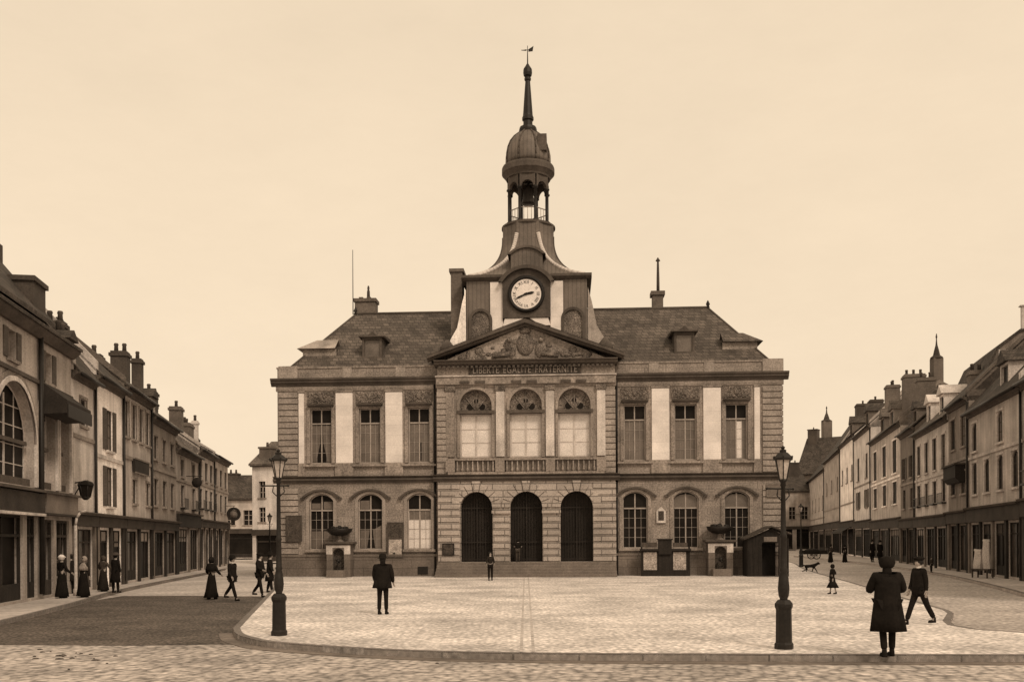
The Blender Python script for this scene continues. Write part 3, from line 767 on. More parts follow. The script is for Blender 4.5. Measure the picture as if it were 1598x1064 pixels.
# dormers left and right on the front slope
for c, zbt, ztp in ((XD(580, 2), ZD(560, 1.6), ZD(523, 1.6)), (-XD(580, 2)+.0, ZD(560, 1.6), ZD(523, 1.6))):
    y0 = 1.5; d = MB()
    zz0 = roofz(y0)-.1; hw_ = .62
    d.box(c-hw_, c-hw_+.13, y0, y0+2.6, zz0, ztp); d.box(c+hw_-.13, c+hw_, y0, y0+2.6, zz0, ztp)
    d.box(c-hw_+.13, c+hw_-.13, y0, y0+.2, zz0, zz0+.2); d.box(c-hw_+.13, c+hw_-.13, y0, y0+.2, ztp-.15, ztp)
    d.build('dormer', 'trimdark', roof)
    d = MB(); d.prismx([(y0-.22, ztp), (y0-.22, ztp+.09), (y0+3.2, ztp+.35), (y0+3.2, ztp)], c-hw_-.2, c+hw_+.2)
    d.prism([(c-.35, ztp+.12), (c+.35, ztp+.12), (c, ztp+.42)], y0+.1, y0+1.4)
    d.build('dormer_roof', 'trimdark', roof)
    d = MB(); d.poly((c-hw_+.13, y0+.12, zz0+.2), (c+hw_-.13, y0+.12, zz0+.2), (c+hw_-.13, y0+.12, ztp-.15), (c-hw_+.13, y0+.12, ztp-.15)); d.build('dormer_pane', 'glassmid', roof)
# side dormers seen in profile on the hips
for s in (-1, 1):
    xo = s*(-XD(458, 2.2)); z1h = ZD(541, 2.2); z0h = zr0+.2; xi = xo - s*2.6; yc = 2.6
    xo = s*14.35
    a, b = sorted((xo, xi)); d = MB(); d.box(a, b, yc-.75, yc-.63, z0h, z1h); d.box(a, b, yc+.63, yc+.75, z0h, z1h)
    a2, b2 = sorted((xo, xo-s*.1)); d.box(a2, b2, yc-.63, yc+.63, z0h, z1h); d.build('dormer', 'trim', roof)
    xe = xo+s*.32; P = [(xe, yc-1.0, z1h), (xe, yc+1.0, z1h), (xo-s*.75, yc, z1h+.72), (xi, yc-1.0, z1h), (xi, yc+1.0, z1h), (xi, yc, z1h+.72)]
    d = MB(); d.add(P, [[0,1,2], [0,2,5,3], [1,4,5,2], [0,3,4,1]]); d.build('dormer_roof', 'w1' if s < 0 else 'slate', roof)
# chimneys
c = MB(); cx_ = XD(563, 8); c.box(cx_-.72, cx_+.72, 7.6, 8.6, RH-1, ZD(468, 8)); c.box(cx_-.8, cx_+.8, 7.5, 8.7, ZD(468, 8), ZD(463, 8))
for k in (-.35, .2): c.box(cx_+k-.14, cx_+k+.14, 7.9, 8.2, ZD(463, 8), ZD(459, 8))
ch = c.build('chimney', 'brickmid', roof)
c = MB(); c.lathe([(.12, 0), (.10, .6), (.06, .75), (.09, .8), (.05, 1.0)], 8, cx_+.15, 8.1, ZD(463, 8)); c.build('chimney_pot', 'pot', roof)
c = MB(); cx_ = XD(1019, 8); c.box(cx_-.36, cx_+.36, 7.7, 8.5, RH-1, ZD(466, 8)); c.box(cx_-.48, cx_+.48, 7.6, 8.6, ZD(466, 8), ZD(460, 8)); c.build('chimney', 'brickmid', roof)
c = MB(); c.lathe([(.11, 0), (.10, 1.0), (.075, 2.0), (.06, ZD(407, 8)-ZD(459, 8)-.2), (.17, ZD(407, 8)-ZD(459, 8)-.15), (.02, ZD(407, 8)-ZD(459, 8)+.1)], 8, cx_+.05, 8.1, ZD(460, 8)); c.build('chimney_pot', 'pot', roof)
c = MB(); cx_ = XD(543, 7); c.tube((cx_, 7, RH), (cx_, 7, ZD(384, 7)), .035, .02, 6); c.build('lightning_rod', 'darkmetal', roof)
# ---- clock block
TD = 5.4; TX = 0.0
y0 = 1.6; bwk = (XD(914, y0)-XD(726, y0))/2; zk0 = zp-.6; zk1 = Z(0) if False else ZD(437, y0); y1 = y0+2*bwk-.2
kb = MB(); kb.box(-bwk, bwk, y0, y1, zk0, zk1); blk = kb.build('clock_block', 'lead', th)
kc = MB(); kc.prismx([(y0, zk1-.0), (y0-.12, zk1), (y0-.32, zk1+.14), (y0-.32, zk1+.30), (y0, zk1+.34)], -bwk-.3, -1.5); kc.prismx([(y0, zk1-.0), (y0-.12, zk1), (y0-.32, zk1+.14), (y0-.32, zk1+.30), (y0, zk1+.34)], 1.5, bwk+.3)
kc.box(-bwk-.3, -bwk, y0, y1+.3, zk1, zk1+.34); kc.box(bwk, bwk+.3, y0, y1+.3, zk1, zk1+.34); kc.box(-bwk, bwk, y1, y1+.3, zk1, zk1+.34)
kc.build('block_cornice', 'trimdark', blk)
for s in (-1, 1):
    c = s*(XD(867, y0)-XD(820, y0)-.0); p = MB(); p.box(c-.40, c+.40, y0-.10, y0+.02, zk0, zk1-.12); p.build('pilaster', 'pale', blk, bevel=.02)
    # shaped pale brackets at the block's edges
    e = s*(bwk+.05); q = MB()
    prof = [(e, zk1-.5), (e+s*.25, zk1-1.4), (e+s*.55, Z(500)), (e+s*1.0, Z(520)), (e+s*1.0, zk0), (e, zk0)]
    if s > 0: prof = prof[::-1]
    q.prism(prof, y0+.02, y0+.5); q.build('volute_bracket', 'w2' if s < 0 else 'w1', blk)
    # arched niche windows
    c = s*(XD(892, y0)-XD(820, y0)); hw_ = .58; zA, zB = ZD(545, y0), ZD(485, y0)
    o_ = arc(c-hw_-.16, c+hw_+.16, zB-hw_, hw_+.16, 14); n_ = arc(c-hw_, c+hw_, zB-hw_, hw_, 14); k = 15; h = MB()
    P = [(a, y0-.14, b) for a, b in o_] + [(a, y0-.14, b) for a, b in n_] + [(a, y0, b) for a, b in o_] + [(a, y0, b) for a, b in n_]
    h.add(P, [[j, j+1, k+j+1, k+j] for j in range(14)] + [[2*k+j, 2*k+j+1, j+1, j] for j in range(14)] + [[k+j, k+j+1, 3*k+j+1, 3*k+j] for j in range(14)])
    h.box(c-hw_-.16, c-hw_, y0-.14, y0, zA, zB-hw_); h.box(c+hw_, c+hw_+.16, y0-.14, y0, zA, zB-hw_); h.build('niche_surround', 'trimdark', blk)
    h = MB(); ring = [(c-hw_, y0-.02, zA), (c+hw_, y0-.02, zA)] + [(a, y0-.02, b) for a, b in reversed(n_)]; h.poly(*ring); h.build('niche_panel', 'carved', blk)
# clock surround
zC = ZD(458.5, y0-.4); rC = .93; y = y0
cs = MB(); cs.box(-1.48, 1.48, y-.28, y+.0, ZD(497, y), zC+.9)
pts = arc(-1.48, 1.48, zC+.9, .75, 16); cs.prism([(-1.48, zC+.9), (1.48, zC+.9)] + list(reversed(pts[1:-1])), y-.28, y)
cs.build('clock_surround', 'trimdark', blk)
hd = MB(); o_ = arc(-1.75, 1.75, zC+.78, 1.0, 18); n_ = arc(-1.5, 1.5, zC+.72, .85, 18); k = 19
P = [(a, y-.55, b) for a, b in o_] + [(a, y-.55, b) for a, b in n_] + [(a, y, b) for a, b in o_] + [(a, y, b) for a, b in n_]
hd.add(P, [[j, j+1, k+j+1, k+j] for j in range(18)] + [[2*k+j, 2*k+j+1, j+1, j] for j in range(18)] + [[k+j, k+j+1, 3*k+j+1, 3*k+j] for j in range(18)]); hd.build('clock_hood', 'trimdark', blk)
def disc(r0, r1, y, n=40, cz=zC):
    mb = MB(); P = []
    for r in (r0, r1): P += [(r*math.cos(2*math.pi*i/n), y, cz+r*math.sin(2*math.pi*i/n)) for i in range(n)]
    return mb.add(P, [[i, n+i, n+(i+1) % n, (i+1) % n] for i in range(n)])
rg_ = MB(); n = 40
for (r, yy) in (): pass
P = []; 
for r, yy in ((rC+.22, y-.28), (rC+.22, y-.42), (rC+.08, y-.46), (rC, y-.36)): P += [(r*math.cos(2*math.pi*i/n), yy, zC+r*math.sin(2*math.pi*i/n)) for i in range(n)]
rg_.add(P, [[j*n+i, j*n+(i+1) % n, (j+1)*n+(i+1) % n, (j+1)*n+i] for j in range(3) for i in range(n)], True); rg_.build('clock_ring', 'ink', blk)
cf = MB(); cf.poly(*[((rC+.02)*math.cos(-2*math.pi*i/n), y-.36, zC+(rC+.02)*math.sin(-2*math.pi*i/n)) for i in range(n)]); cf.build('clock_face', 'clock', blk)
for i, nm in enumerate(('XII','I','II','III','IIII','V','VI','VII','VIII','IX','X','XI')):
    a = 2*math.pi*i/12; t = text_mesh(nm, .27, 'ink', blk, 'clock_numeral', .01)
    t.location = (.735*math.sin(a), y-.375, zC+.735*math.cos(a)); t.rotation_euler = (R(90), a, 0)
hn = MB()
for ang, ln_, wd in ((79, .52, .055), (246, .74, .04)):
    a = R(ang); d = Vector((math.sin(a), 0, math.cos(a))); q = Vector((math.cos(a), 0, -math.sin(a))); yy = y-.40 if ang == 79 else y-.415
    c = Vector((0, yy, zC)); P = [c-d*.15+q*wd, c-d*.15-q*wd, c+d*ln_*.7-q*wd*1.5, c+d*ln_, c+d*ln_*.7+q*wd*1.5]
    hn.add(P + [p+Vector((0, .01, 0)) for p in P], [[0,1,2,3,4], [9,8,7,6,5]])
hn.lathe([(.08, 0), (.08, .02)], 12, 0, 0); hn.v[-24:] = [(vx, y-.42+vz, zC+vy) for vx, vy, vz in hn.v[-24:]]
hn.build('clock_hands', 'ink', blk)
lb = MB()
for s in (-1, 1): lb.prism([(s*.2, ZD(497, y)-.02), (s*1.35, ZD(497, y)-.02), (s*1.5, ZD(509, y)), (s*.9, ZD(509, y))][::1 if s < 0 else -1][::-1], y-.2, y)
lb.build('apron_scroll', 'pale', blk)
# small chimney-like pier left of the block
pr = MB(); a, b = XD(703, 3), XD(721, 3); pr.box(a, b, 2.6, 3.8, zp, ZD(425, 3)); pr.box(a-.1, b+.1, 2.5, 3.9, ZD(425, 3), ZD(420, 3)); pr.build('chimney', 'brickmid', th)
# ---- flared roof: square below, octagon above
zf0 = zk1+.32; zl0 = ZD(377, TD); zl1 = ZD(359, TD); Rl = (XD(861, TD)-XD(783, TD))/2; cy = (y0+y1)/2
fl_ = MB(); nz = 26; rings = []
def octa(r, h, rr=0):
    return [(r*math.cos(R(22.5+45*i))/math.cos(R(22.5)), cy + r*math.sin(R(22.5+45*i))/math.cos(R(22.5)), h) for i in range(8)]
t8 = math.tan(R(22.5))
for j in range(nz+1):
    u = j/nz; z = zf0 + (zl0-zf0)*u; hwz = Rl + (bwk-.15-Rl)*(1-u)**2.6
    # chamfer grows from 0 (square) to octagon
    ch_ = hwz*(1-t8)*(u**.6)
    a = hwz; b = hwz-ch_
    rings.append([(a,b),(b,a),(-b,a),(-a,b),(-a,-b),(-b,-a),(b,-a),(a,-b)])
P = [];
for j, rg2 in enumerate(rings): P += [(x_, cy+y_, zf0+(zl0-zf0)*j/nz) for x_, y_ in rg2]
fl_.add(P, [[j*8+i, j*8+(i+1) % 8, (j+1)*8+(i+1) % 8, (j+1)*8+i] for j in range(nz) for i in range(8)])
P = [(x_, cy+y_, z_) for z_ in (zl0, zl1) for x_, y_ in rings[-1]]
fl_.add(P, [[i, (i+1) % 8, 8+(i+1) % 8, 8+i] for i in range(8)] + [[8+i for i in range(8)]])
flo = fl_.build('flared_roof', 'lead', th)
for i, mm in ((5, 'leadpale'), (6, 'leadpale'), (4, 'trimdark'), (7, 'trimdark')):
    g = MB()
    for j in range(nz):
        p = rings[j][i]; q = rings[j+1][i]; za = zf0+(zl0-zf0)*j/nz; zb__ = zf0+(zl0-zf0)*(j+1)/nz
        g.tube((p[0]*1.003, cy+p[1]*1.003, za), (q[0]*1.003, cy+q[1]*1.003, zb__), .13 if mm == 'leadpale' else .05, n=8)
    g.build('hip_flashing', mm, flo)
# small hooded dormer above the clock
g = MB(); zz = ZD(424, 2.4); g.box(-1.0, 1.0, y0+.35, y0+2.6, zf0-.1, ZD(398, 2.2)); pts = arc(-1.0, 1.0, ZD(398, 2.2), .38, 10); g.prism([(-1, ZD(398, 2.2)), (1, ZD(398, 2.2))] + list(reversed(pts[1:-1])), y0+.35, y0+2.6); g.build('bell_dormer', 'lead', flo)
g = MB(); o_ = arc(-1.2, 1.2, ZD(399, 2.2), .55, 12); n_ = arc(-1.0, 1.0, ZD(399, 2.2), .4, 12); k = 13
P = [(a, y0+.2, b) for a, b in o_] + [(a, y0+.2, b) for a, b in n_] + [(a, y0+2.6, b) for a, b in o_]
g.add(P, [[j, j+1, k+j+1, k+j] for j in range(12)] + [[2*k+j, 2*k+j+1, j+1, j] for j in range(12)]); g.build('dormer_hood', 'trimdark', flo)
# ---- lantern
zt0, zt1 = ZD(356, TD), ZD(283, TD); Rc = (XD(853, TD)-XD(789, TD))/2
la = MB(); la.lathe([(Rl+.12, 0), (Rl+.12, .12), (Rl+.0, .16), (Rl, .2)], 32, 0, cy, zl1-.05, smooth=False); lo = la.build('lantern_base', 'trimdark', th)
def onring(r, ang): return (r*math.cos(ang), cy+r*math.sin(ang))
cl = [R(-90+22.5+45*i) for i in range(8)]
for a in cl:
    x_, y_ = onring(Rc/math.cos(0)*.98, a); g = MB(); g.lathe([(.19, 0), (.19, .15), (.105, .2), (.10, zt1-zt0-.95), (.18, zt1-zt0-.9), (.18, zt1-zt0-.8)], 8, x_, y_, zt0); g.build('lantern_column', 'darkmetal', lo)
# arches between columns
g = MB()
for i in range(8):
    a, b = cl[i], cl[(i+1) % 8]; p = Vector(onring(Rc*.98, a)); q = Vector(onring(Rc*.98, b)); L = (q-p).length; d = (q-p)/L; nn = Vector((d.y, -d.x))
    za = zt0 + (zt1-zt0) - .85; rise = .42
    pts = arc(.12, L-.12, za, rise, 8)
    def W(u, v, z): r = p + d*u + nn*v; return (r.x, r.y, z)
    for vv in (.12, -.12):
        g.poly(W(0, vv, za), W(.12, vv, za), W(.12, vv, zt1), W(0, vv, zt1)); g.poly(W(L-.12, vv, za), W(L, vv, za), W(L, vv, zt1), W(L-.12, vv, zt1))
        for m1, m2 in zip(pts, pts[1:]): g.poly(W(m1[0], vv, m1[1]), W(m2[0], vv, m2[1]), W(m2[0], vv, zt1), W(m1[0], vv, zt1))
    for m1, m2 in zip(pts, pts[1:]): g.poly(W(m1[0], .12, m1[1]), W(m2[0], .12, m2[1]), W(m2[0], -.12, m2[1]), W(m1[0], -.12, m1[1]))
g.build('lantern_arch', 'trimdark', lo)
g = MB()
for i in range(8):
    a, b = cl[i], cl[(i+1) % 8]; p = onring(Rc*.95, a); q = onring(Rc*.95, b)
    for zz in (.95, .15): g.tube((p[0], p[1], zt0+zz), (q[0], q[1], zt0+zz), .035, n=6)
    for k in range(1, 4): t = k/4; xx, yy = p[0]+(q[0]-p[0])*t, p[1]+(q[1]-p[1])*t; g.tube((xx, yy, zt0+.15), (xx, yy, zt0+.95), .02, n=5)
g.build('lantern_railing', 'frame', lo)
g = MB(); g.lathe([(.46, 0), (.44, .12), (.34, .5), (.3, .95), (.2, 1.25), (.04, 1.35)], 18, 0, cy, ZD(320, TD)); g.box(-.9, .9, cy-.08, cy+.08, ZD(320, TD)+1.35, ZD(320, TD)+1.5); g.tube((0, cy, ZD(320, TD)+1.3), (0, cy, zt1), .06); g.build('bell', 'bronze', lo)
# entablature ring + dome + spire
Ro = (XD(862, TD)-XD(780, TD))/2; zd0 = ZD(261, TD)
g = MB(); g.lathe([(Rc+.1, 0), (Rc+.14, .1), (Ro-.08, .3), (Ro, .38), (Ro, .72), (Ro-.05, zd0-zt1-.1), (Rc+.1, zd0-zt1)], 32, 0, cy, zt1-.02, smooth=False); dm = g.build('dome_cornice', 'trimdark', th)
Rd = (XD(856, TD)-XD(786, TD))/2; Hd = ZD(208, TD)-zd0; g = MB()
prof = [(Rd*.98, 0), (Rd, .12*Hd), (Rd*.99, .3*Hd), (Rd*.93, .5*Hd), (Rd*.82, .68*Hd), (Rd*.64, .84*Hd), (Rd*.42, .96*Hd), (Rd*.34, Hd)]
g.lathe(prof, 32, 0, cy, zd0-.02, ripple=.012, rn=8); do = g.build('dome', 'lead', dm)
for i in range(8):
    g = MB(); a = R(22.5+45*i); pp = [(r*1.01*math.cos(a), cy+r*1.01*math.sin(a), zd0+h) for r, h in prof]; g.path(pp, .05, 5); g.build('dome_rib', 'trimdark', dm)
g = MB(); g.box(Rd*.45, Rd*.9, cy-1.25, cy-.2, zd0+.25*Hd, zd0+.72*Hd); g.v[-8:] = [(x_*.9+.05, y_, z_) for x_, y_, z_ in g.v[-8:]]; g.build('dome_hatch', 'trimdark', dm)
zz = ZD(209, TD); H = lambda py: ZD(py, TD)-zz
s_ = F/(D0+TD)
sp_ = [(13.5, 209), (14, 205), (13, 201), (7.5, 200), (7, 191), (9, 189.5), (9, 185), (8, 183.5), (7.6, 181), (5.4, 150), (3.8, 129), (5.2, 127), (5.2, 124), (3.8, 122), (6.2, 120.5), (7, 116), (6.6, 110), (3.4, 105), (1, 101), (.6, 80)]
g = MB(); g.lathe([(a/s_, H(b)) for a, b in sp_], 12, 0, cy, zz, smooth=False); spo = g.build('spire', 'darkmetal', dm)
g = MB(); zv = ZD(80, TD); g.tube((0, cy, zv-.1), (0, cy, zv+.28), .02, n=6)
g.prism([(-.42, zv-.02), (-.08, zv-.06), (-.08, zv+.04)], cy-.015, cy+.015); g.prism([(.06, zv-.12), (.34, zv-.1), (.4, zv+.25), (.2, zv+.12), (.06, zv+.04)], cy-.015, cy+.015); g.box(-.42, .3, cy-.012, cy+.012, zv-.02, zv+.01)
g.build('weather_vane', 'darkmetal', dm)

# ------------------------------------------------ things standing against the town hall
def thw(x, y, z=0): c, s = math.cos(TH_RZ), math.sin(TH_RZ); return THC + Vector((c*x - s*y, s*x + c*y, z))
def fountain(px, label, loc=None):
    t = thing('wall_fountain', label, 'fountain', thw(X(px), -.75), TH_RZ, 'stone wall fountains flanking the entrance')
    b = MB(); b.prism([(-.72, 0), (-.2, 0), (-.2, .7), (-.75, .7)], -.35, .55) if False else None
    # base with a small arched niche
    wall_open(b, -.72, .72, 0, 1.95, -.35, [(-.34, .34, .25, 1.75, .34)], .4); b.poly((-.72,-.35,0), (-.72,-.35,1.95), (-.72,.6,1.95), (-.72,.6,0)); b.poly((.72,-.35,0), (.72,.6,0), (.72,.6,1.95), (.72,-.35,1.95)); b.poly((-.72,-.35,1.95), (.72,-.35,1.95), (.72,.6,1.95), (-.72,.6,1.95))
    b.build('pedestal', 'plinth', t)
    n_ = MB(); n_.box(-.4, .4, .03, .08, .2, 1.8); n_.build('niche', 'paperdark', t)
    f = MB(); f.box(-.74, -.36, -.37, -.35, 1.38, 1.93); f.box(.36, .74, -.37, -.35, 1.38, 1.93); f.box(-.36, .36, -.37, -.35, 1.78, 1.93)
    f.build('panel', 'w7', t)
    p = MB(); p.box(-.92, .92, -.5, .62, 2.0, 2.14); p.box(-.8, .8, -.42, .6, 1.95, 2.0); p.build('cornice', 'trimdark', t, bevel=.02)
    s = MB(); s.lathe([(.3, 0), (.14, .14), (.12, .3), (.22, .42)], 12, 0, 0, 2.14); s.build('stem', 'trim', t)
    s = MB(); s.lathe([(.15, 0), (.5, .08), (.72, .26), (.8, .44), (.74, .46), (.5, .40), (.1, .36)], 20, 0, 0, 2.48)
    rnd = random.Random(px)
    for k in range(14): a = rnd.uniform(0, 6.28); s.ball((.45*math.cos(a), .45*math.sin(a)*.8, 2.93+rnd.uniform(0, .05)), .12, 6, 4)
    s.ball((0, 0, 3.0), .14, 7, 5); s.build('bowl', 'darkmetal', t)
    q = MB(); q.box(-.55, .55, -1.1, -.36, 0, .42); q.box(-.45, .45, -1.0, -.4, .42, .425); q.build('basin', 'plinth', t, bevel=.03)
    m_ = MB(); m_.tube((0, -.36, .95), (0, -.7, .85), .04); m_.ball((0, -.36, .98), .14, 8, 6); m_.build('spout', 'darkmetal', t)
    return t
fountain(531, 'stone wall fountain with dark bowl between the two leftmost ground floor windows')
fountain(1117, 'stone wall fountain with dark bowl, just left of the tarred hut')
# notice board with posters
nb = thing('notice_board', 'low dark notice board with two pale posters, right of the three arches', 'notice board', thw(X(1034), -1.0), TH_RZ)
b = MB(); b.box(-1.45, 1.45, -.1, .1, 0, .32); b.box(-1.45, -1.36, -.08, .08, .32, 1.75); b.box(1.36, 1.45, -.08, .08, .32, 1.75); b.box(-.42, .36, -.08, .08, .32, 1.3); b.box(-1.36, -.42, -.02, .04, .32, 1.55); b.box(.36, 1.36, -.02, .04, .32, 1.55); b.build('board', 'woodblack', nb)
b = MB(); b.box(-1.5, -.4, -.2, .2, 1.5, 1.62); b.box(.35, 1.5, -.2, .2, 1.5, 1.62); b.build('ledge', 'woodblack', nb)
b = MB(); b.box(-.42, .36, -.22, .12, 1.3, 2.15); b.box(-.48, .42, -.28, .16, 2.15, 2.22); b.build('cabinet', 'woodblack', nb)
b = MB(); b.box(-1.3, -.5, -.03, -.024, .36, 1.42); b.build('poster', 'paper', nb)
b = MB(); b.box(.46, 1.22, -.03, -.024, .36, 1.42); b.build('poster', 'paper', nb)
b = MB(); b.box(-1.4, -.5, -.04, 0, 1.72, 2.0); b.box(.45, 1.3, -.04, 0, 1.72, 1.98); b.build('header_board', 'woodmid', nb)
# hut
hu = thing('hut', 'small tarred wooden hut with gabled roof at the right corner of the town hall', 'hut', thw(X(1182), -1.5), TH_RZ)
b = MB(); W_ = 1.18
wall_open(b, -W_, W_, 0, 2.2, -.7, [(-.35, .6, .05, 1.95)], .12)
b.poly((-W_, -.7, 2.2), (W_, -.7, 2.2), (.15, -.7, 2.78)); b.poly((-W_,-.7,0), (-W_,-.7,2.2), (-W_,.9,2.2), (-W_,.9,0)); b.poly((W_,-.7,0), (W_,.9,0), (W_,.9,2.2), (W_,-.7,2.2))
for k in range(9): xx = -W_+.06+k*(2*W_-.12)/8; b.box(xx-.02, xx+.02, -.73, -.7, 0, .05 if -.35 < xx < .6 else 2.1)
b.build('wall', 'woodblack', hu)
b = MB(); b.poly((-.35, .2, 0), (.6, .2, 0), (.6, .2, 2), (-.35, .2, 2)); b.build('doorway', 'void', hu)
b = MB()
for P in (((-W_-.22, 2.12), (.15, 2.86), (.15, 2.94), (-W_-.22, 2.20)), ((.15, 2.86), (W_+.15, 2.42), (W_+.15, 2.50), (.15, 2.94))): b.prism(list(P), -.95, 1.0)
b.build('roof', 'slate2', hu)
b = MB(); b.box(-.25, .5, -.76, -.72, 2.02, 2.3); b.build('sign_board', 'w3', hu)
# small boards and plaques on the walls
def plaque(name, label, cat, px0, px1, py0, py1, y, m, m2=None, inset=None):
    c = thw((X(px0)+X(px1))/2, y); t = thing(name, label, cat, (c.x, c.y, Z(py1)), TH_RZ); w2 = (X(px1)-X(px0))/2; hh = Z(py0)-Z(py1)
    b = MB(); b.box(-w2, w2, -.03, .03, 0, hh); b.build('board', m, t, bevel=.01)
    b = MB(); e = .05
    for a in ((-w2-e, -w2, 0, hh), (w2, w2+e, 0, hh), (-w2-e, w2+e, -e, 0), (-w2-e, w2+e, hh, hh+e)): b.box(a[0], a[1], -.05, .03, a[2], a[3])
    b.build('frame', m2 or m, t)
    if inset:
        for k, (u0, u1, v0, v1, mm) in enumerate(inset): b = MB(); b.box(-w2+u0*2*w2, -w2+u1*2*w2, -.036, -.03, v0*hh, v1*hh); b.build('sheet', mm, t)
    return t
plaque('notice_board', 'dark square notice frame on the pale stone left of the leftmost arch', 'notice board', 693, 709, 848, 864, BY-.13, 'paperdark', 'woodblack')
plaque('notice_board', 'tall wall notice board, dark above and pale below, right of the second ground window', 'notice board', 604, 627, 815, 868, -.12, 'paperdark', 'woodmid', [(.05, .95, .03, .52, 'paper'), (.35, .5, .05, .14, 'ink')])
plaque('poster_board', 'tall brown poster board on the wall behind the left lamp post', 'notice board', 443, 466, 803, 842, -.16, 'woodmid', 'woodmid', [(.1, .45, .1, .9, 'paperdark'), (.55, .9, .1, .9, 'paperdark')])
plaque('wall_plaque', 'dark wall plaque under the string course at the right corner of the town hall', 'plaque', 1192, 1212, 759, 777, -.16, 'step', 'trim')
t = thing('wall_plaque', 'small arched dark plaque in pale frame, between the fourth and fifth ground floor windows', 'plaque', thw(X(1030), -.02, Z(817)), TH_RZ)
b = MB(); n_ = arc(-.17, .17, .62, .17, 8); b.poly(*([(-.17, -.07, .14), (.17, -.07, .14)] + [(a, -.07, q) for a, q in reversed(n_)])); b.build('panel', 'paperdark', t)
b = MB(); b.box(-.28, -.17, -.1, 0, 0, .72); b.box(.17, .28, -.1, 0, 0, .72); b.box(-.17, .17, -.1, 0, 0, .14); b.prism([(-.28, .72), (.28, .72), (0, .98)], -.1, 0); b.build('frame', 'w7', t)
# ================================================================== HOUSES
def hwin(par, x0, x1, z0, z1, y, dep, g, fm, rise=0, rows=3, shut=False, small=False, trim='trim', sill=True):
    if small:
        f = MB(); c = (x0+x1)/2; f.box(c-.05, c+.05, y+dep-.06, y+dep, z0, z1)
        for k in range(1, rows): zz = z0+(z1-z0)*k/rows; f.box(x0, x1, y+dep-.055, y+dep, zz-.03, zz+.03)
        f.box(x0, x0+.07, y+dep-.05, y+dep, z0, z1); f.box(x1-.07, x1, y+dep-.05, y+dep, z0, z1)
        fo = f.build('window', fm, par)
        p = MB(); p.poly((x0, y+dep, z0), (x1, y+dep, z0), (x1, y+dep, z1), (x0, y+dep, z1)); p.build('pane', g, fo)
    else:
        fo = window(par, x0, x1, z0, z1, rise, y+dep-.07, fm, g, cols=1, rows=rows, fw=.07)
    if sill:
        s = MB(); s.box(x0-.12, x1+.12, y-.12, y+.02, z0-.12, z0); s.build('sill', trim, fo)
    if shut:
        w = (x1-x0)/2
        for a, b in ((x0-w-.02, x0-.02), (x1+.02, x1+w+.02)):
            s = MB(); s.box(a, b, y-.05, y-.005, z0, z1); s.build('shutter', 'shutter', par)
    return fo

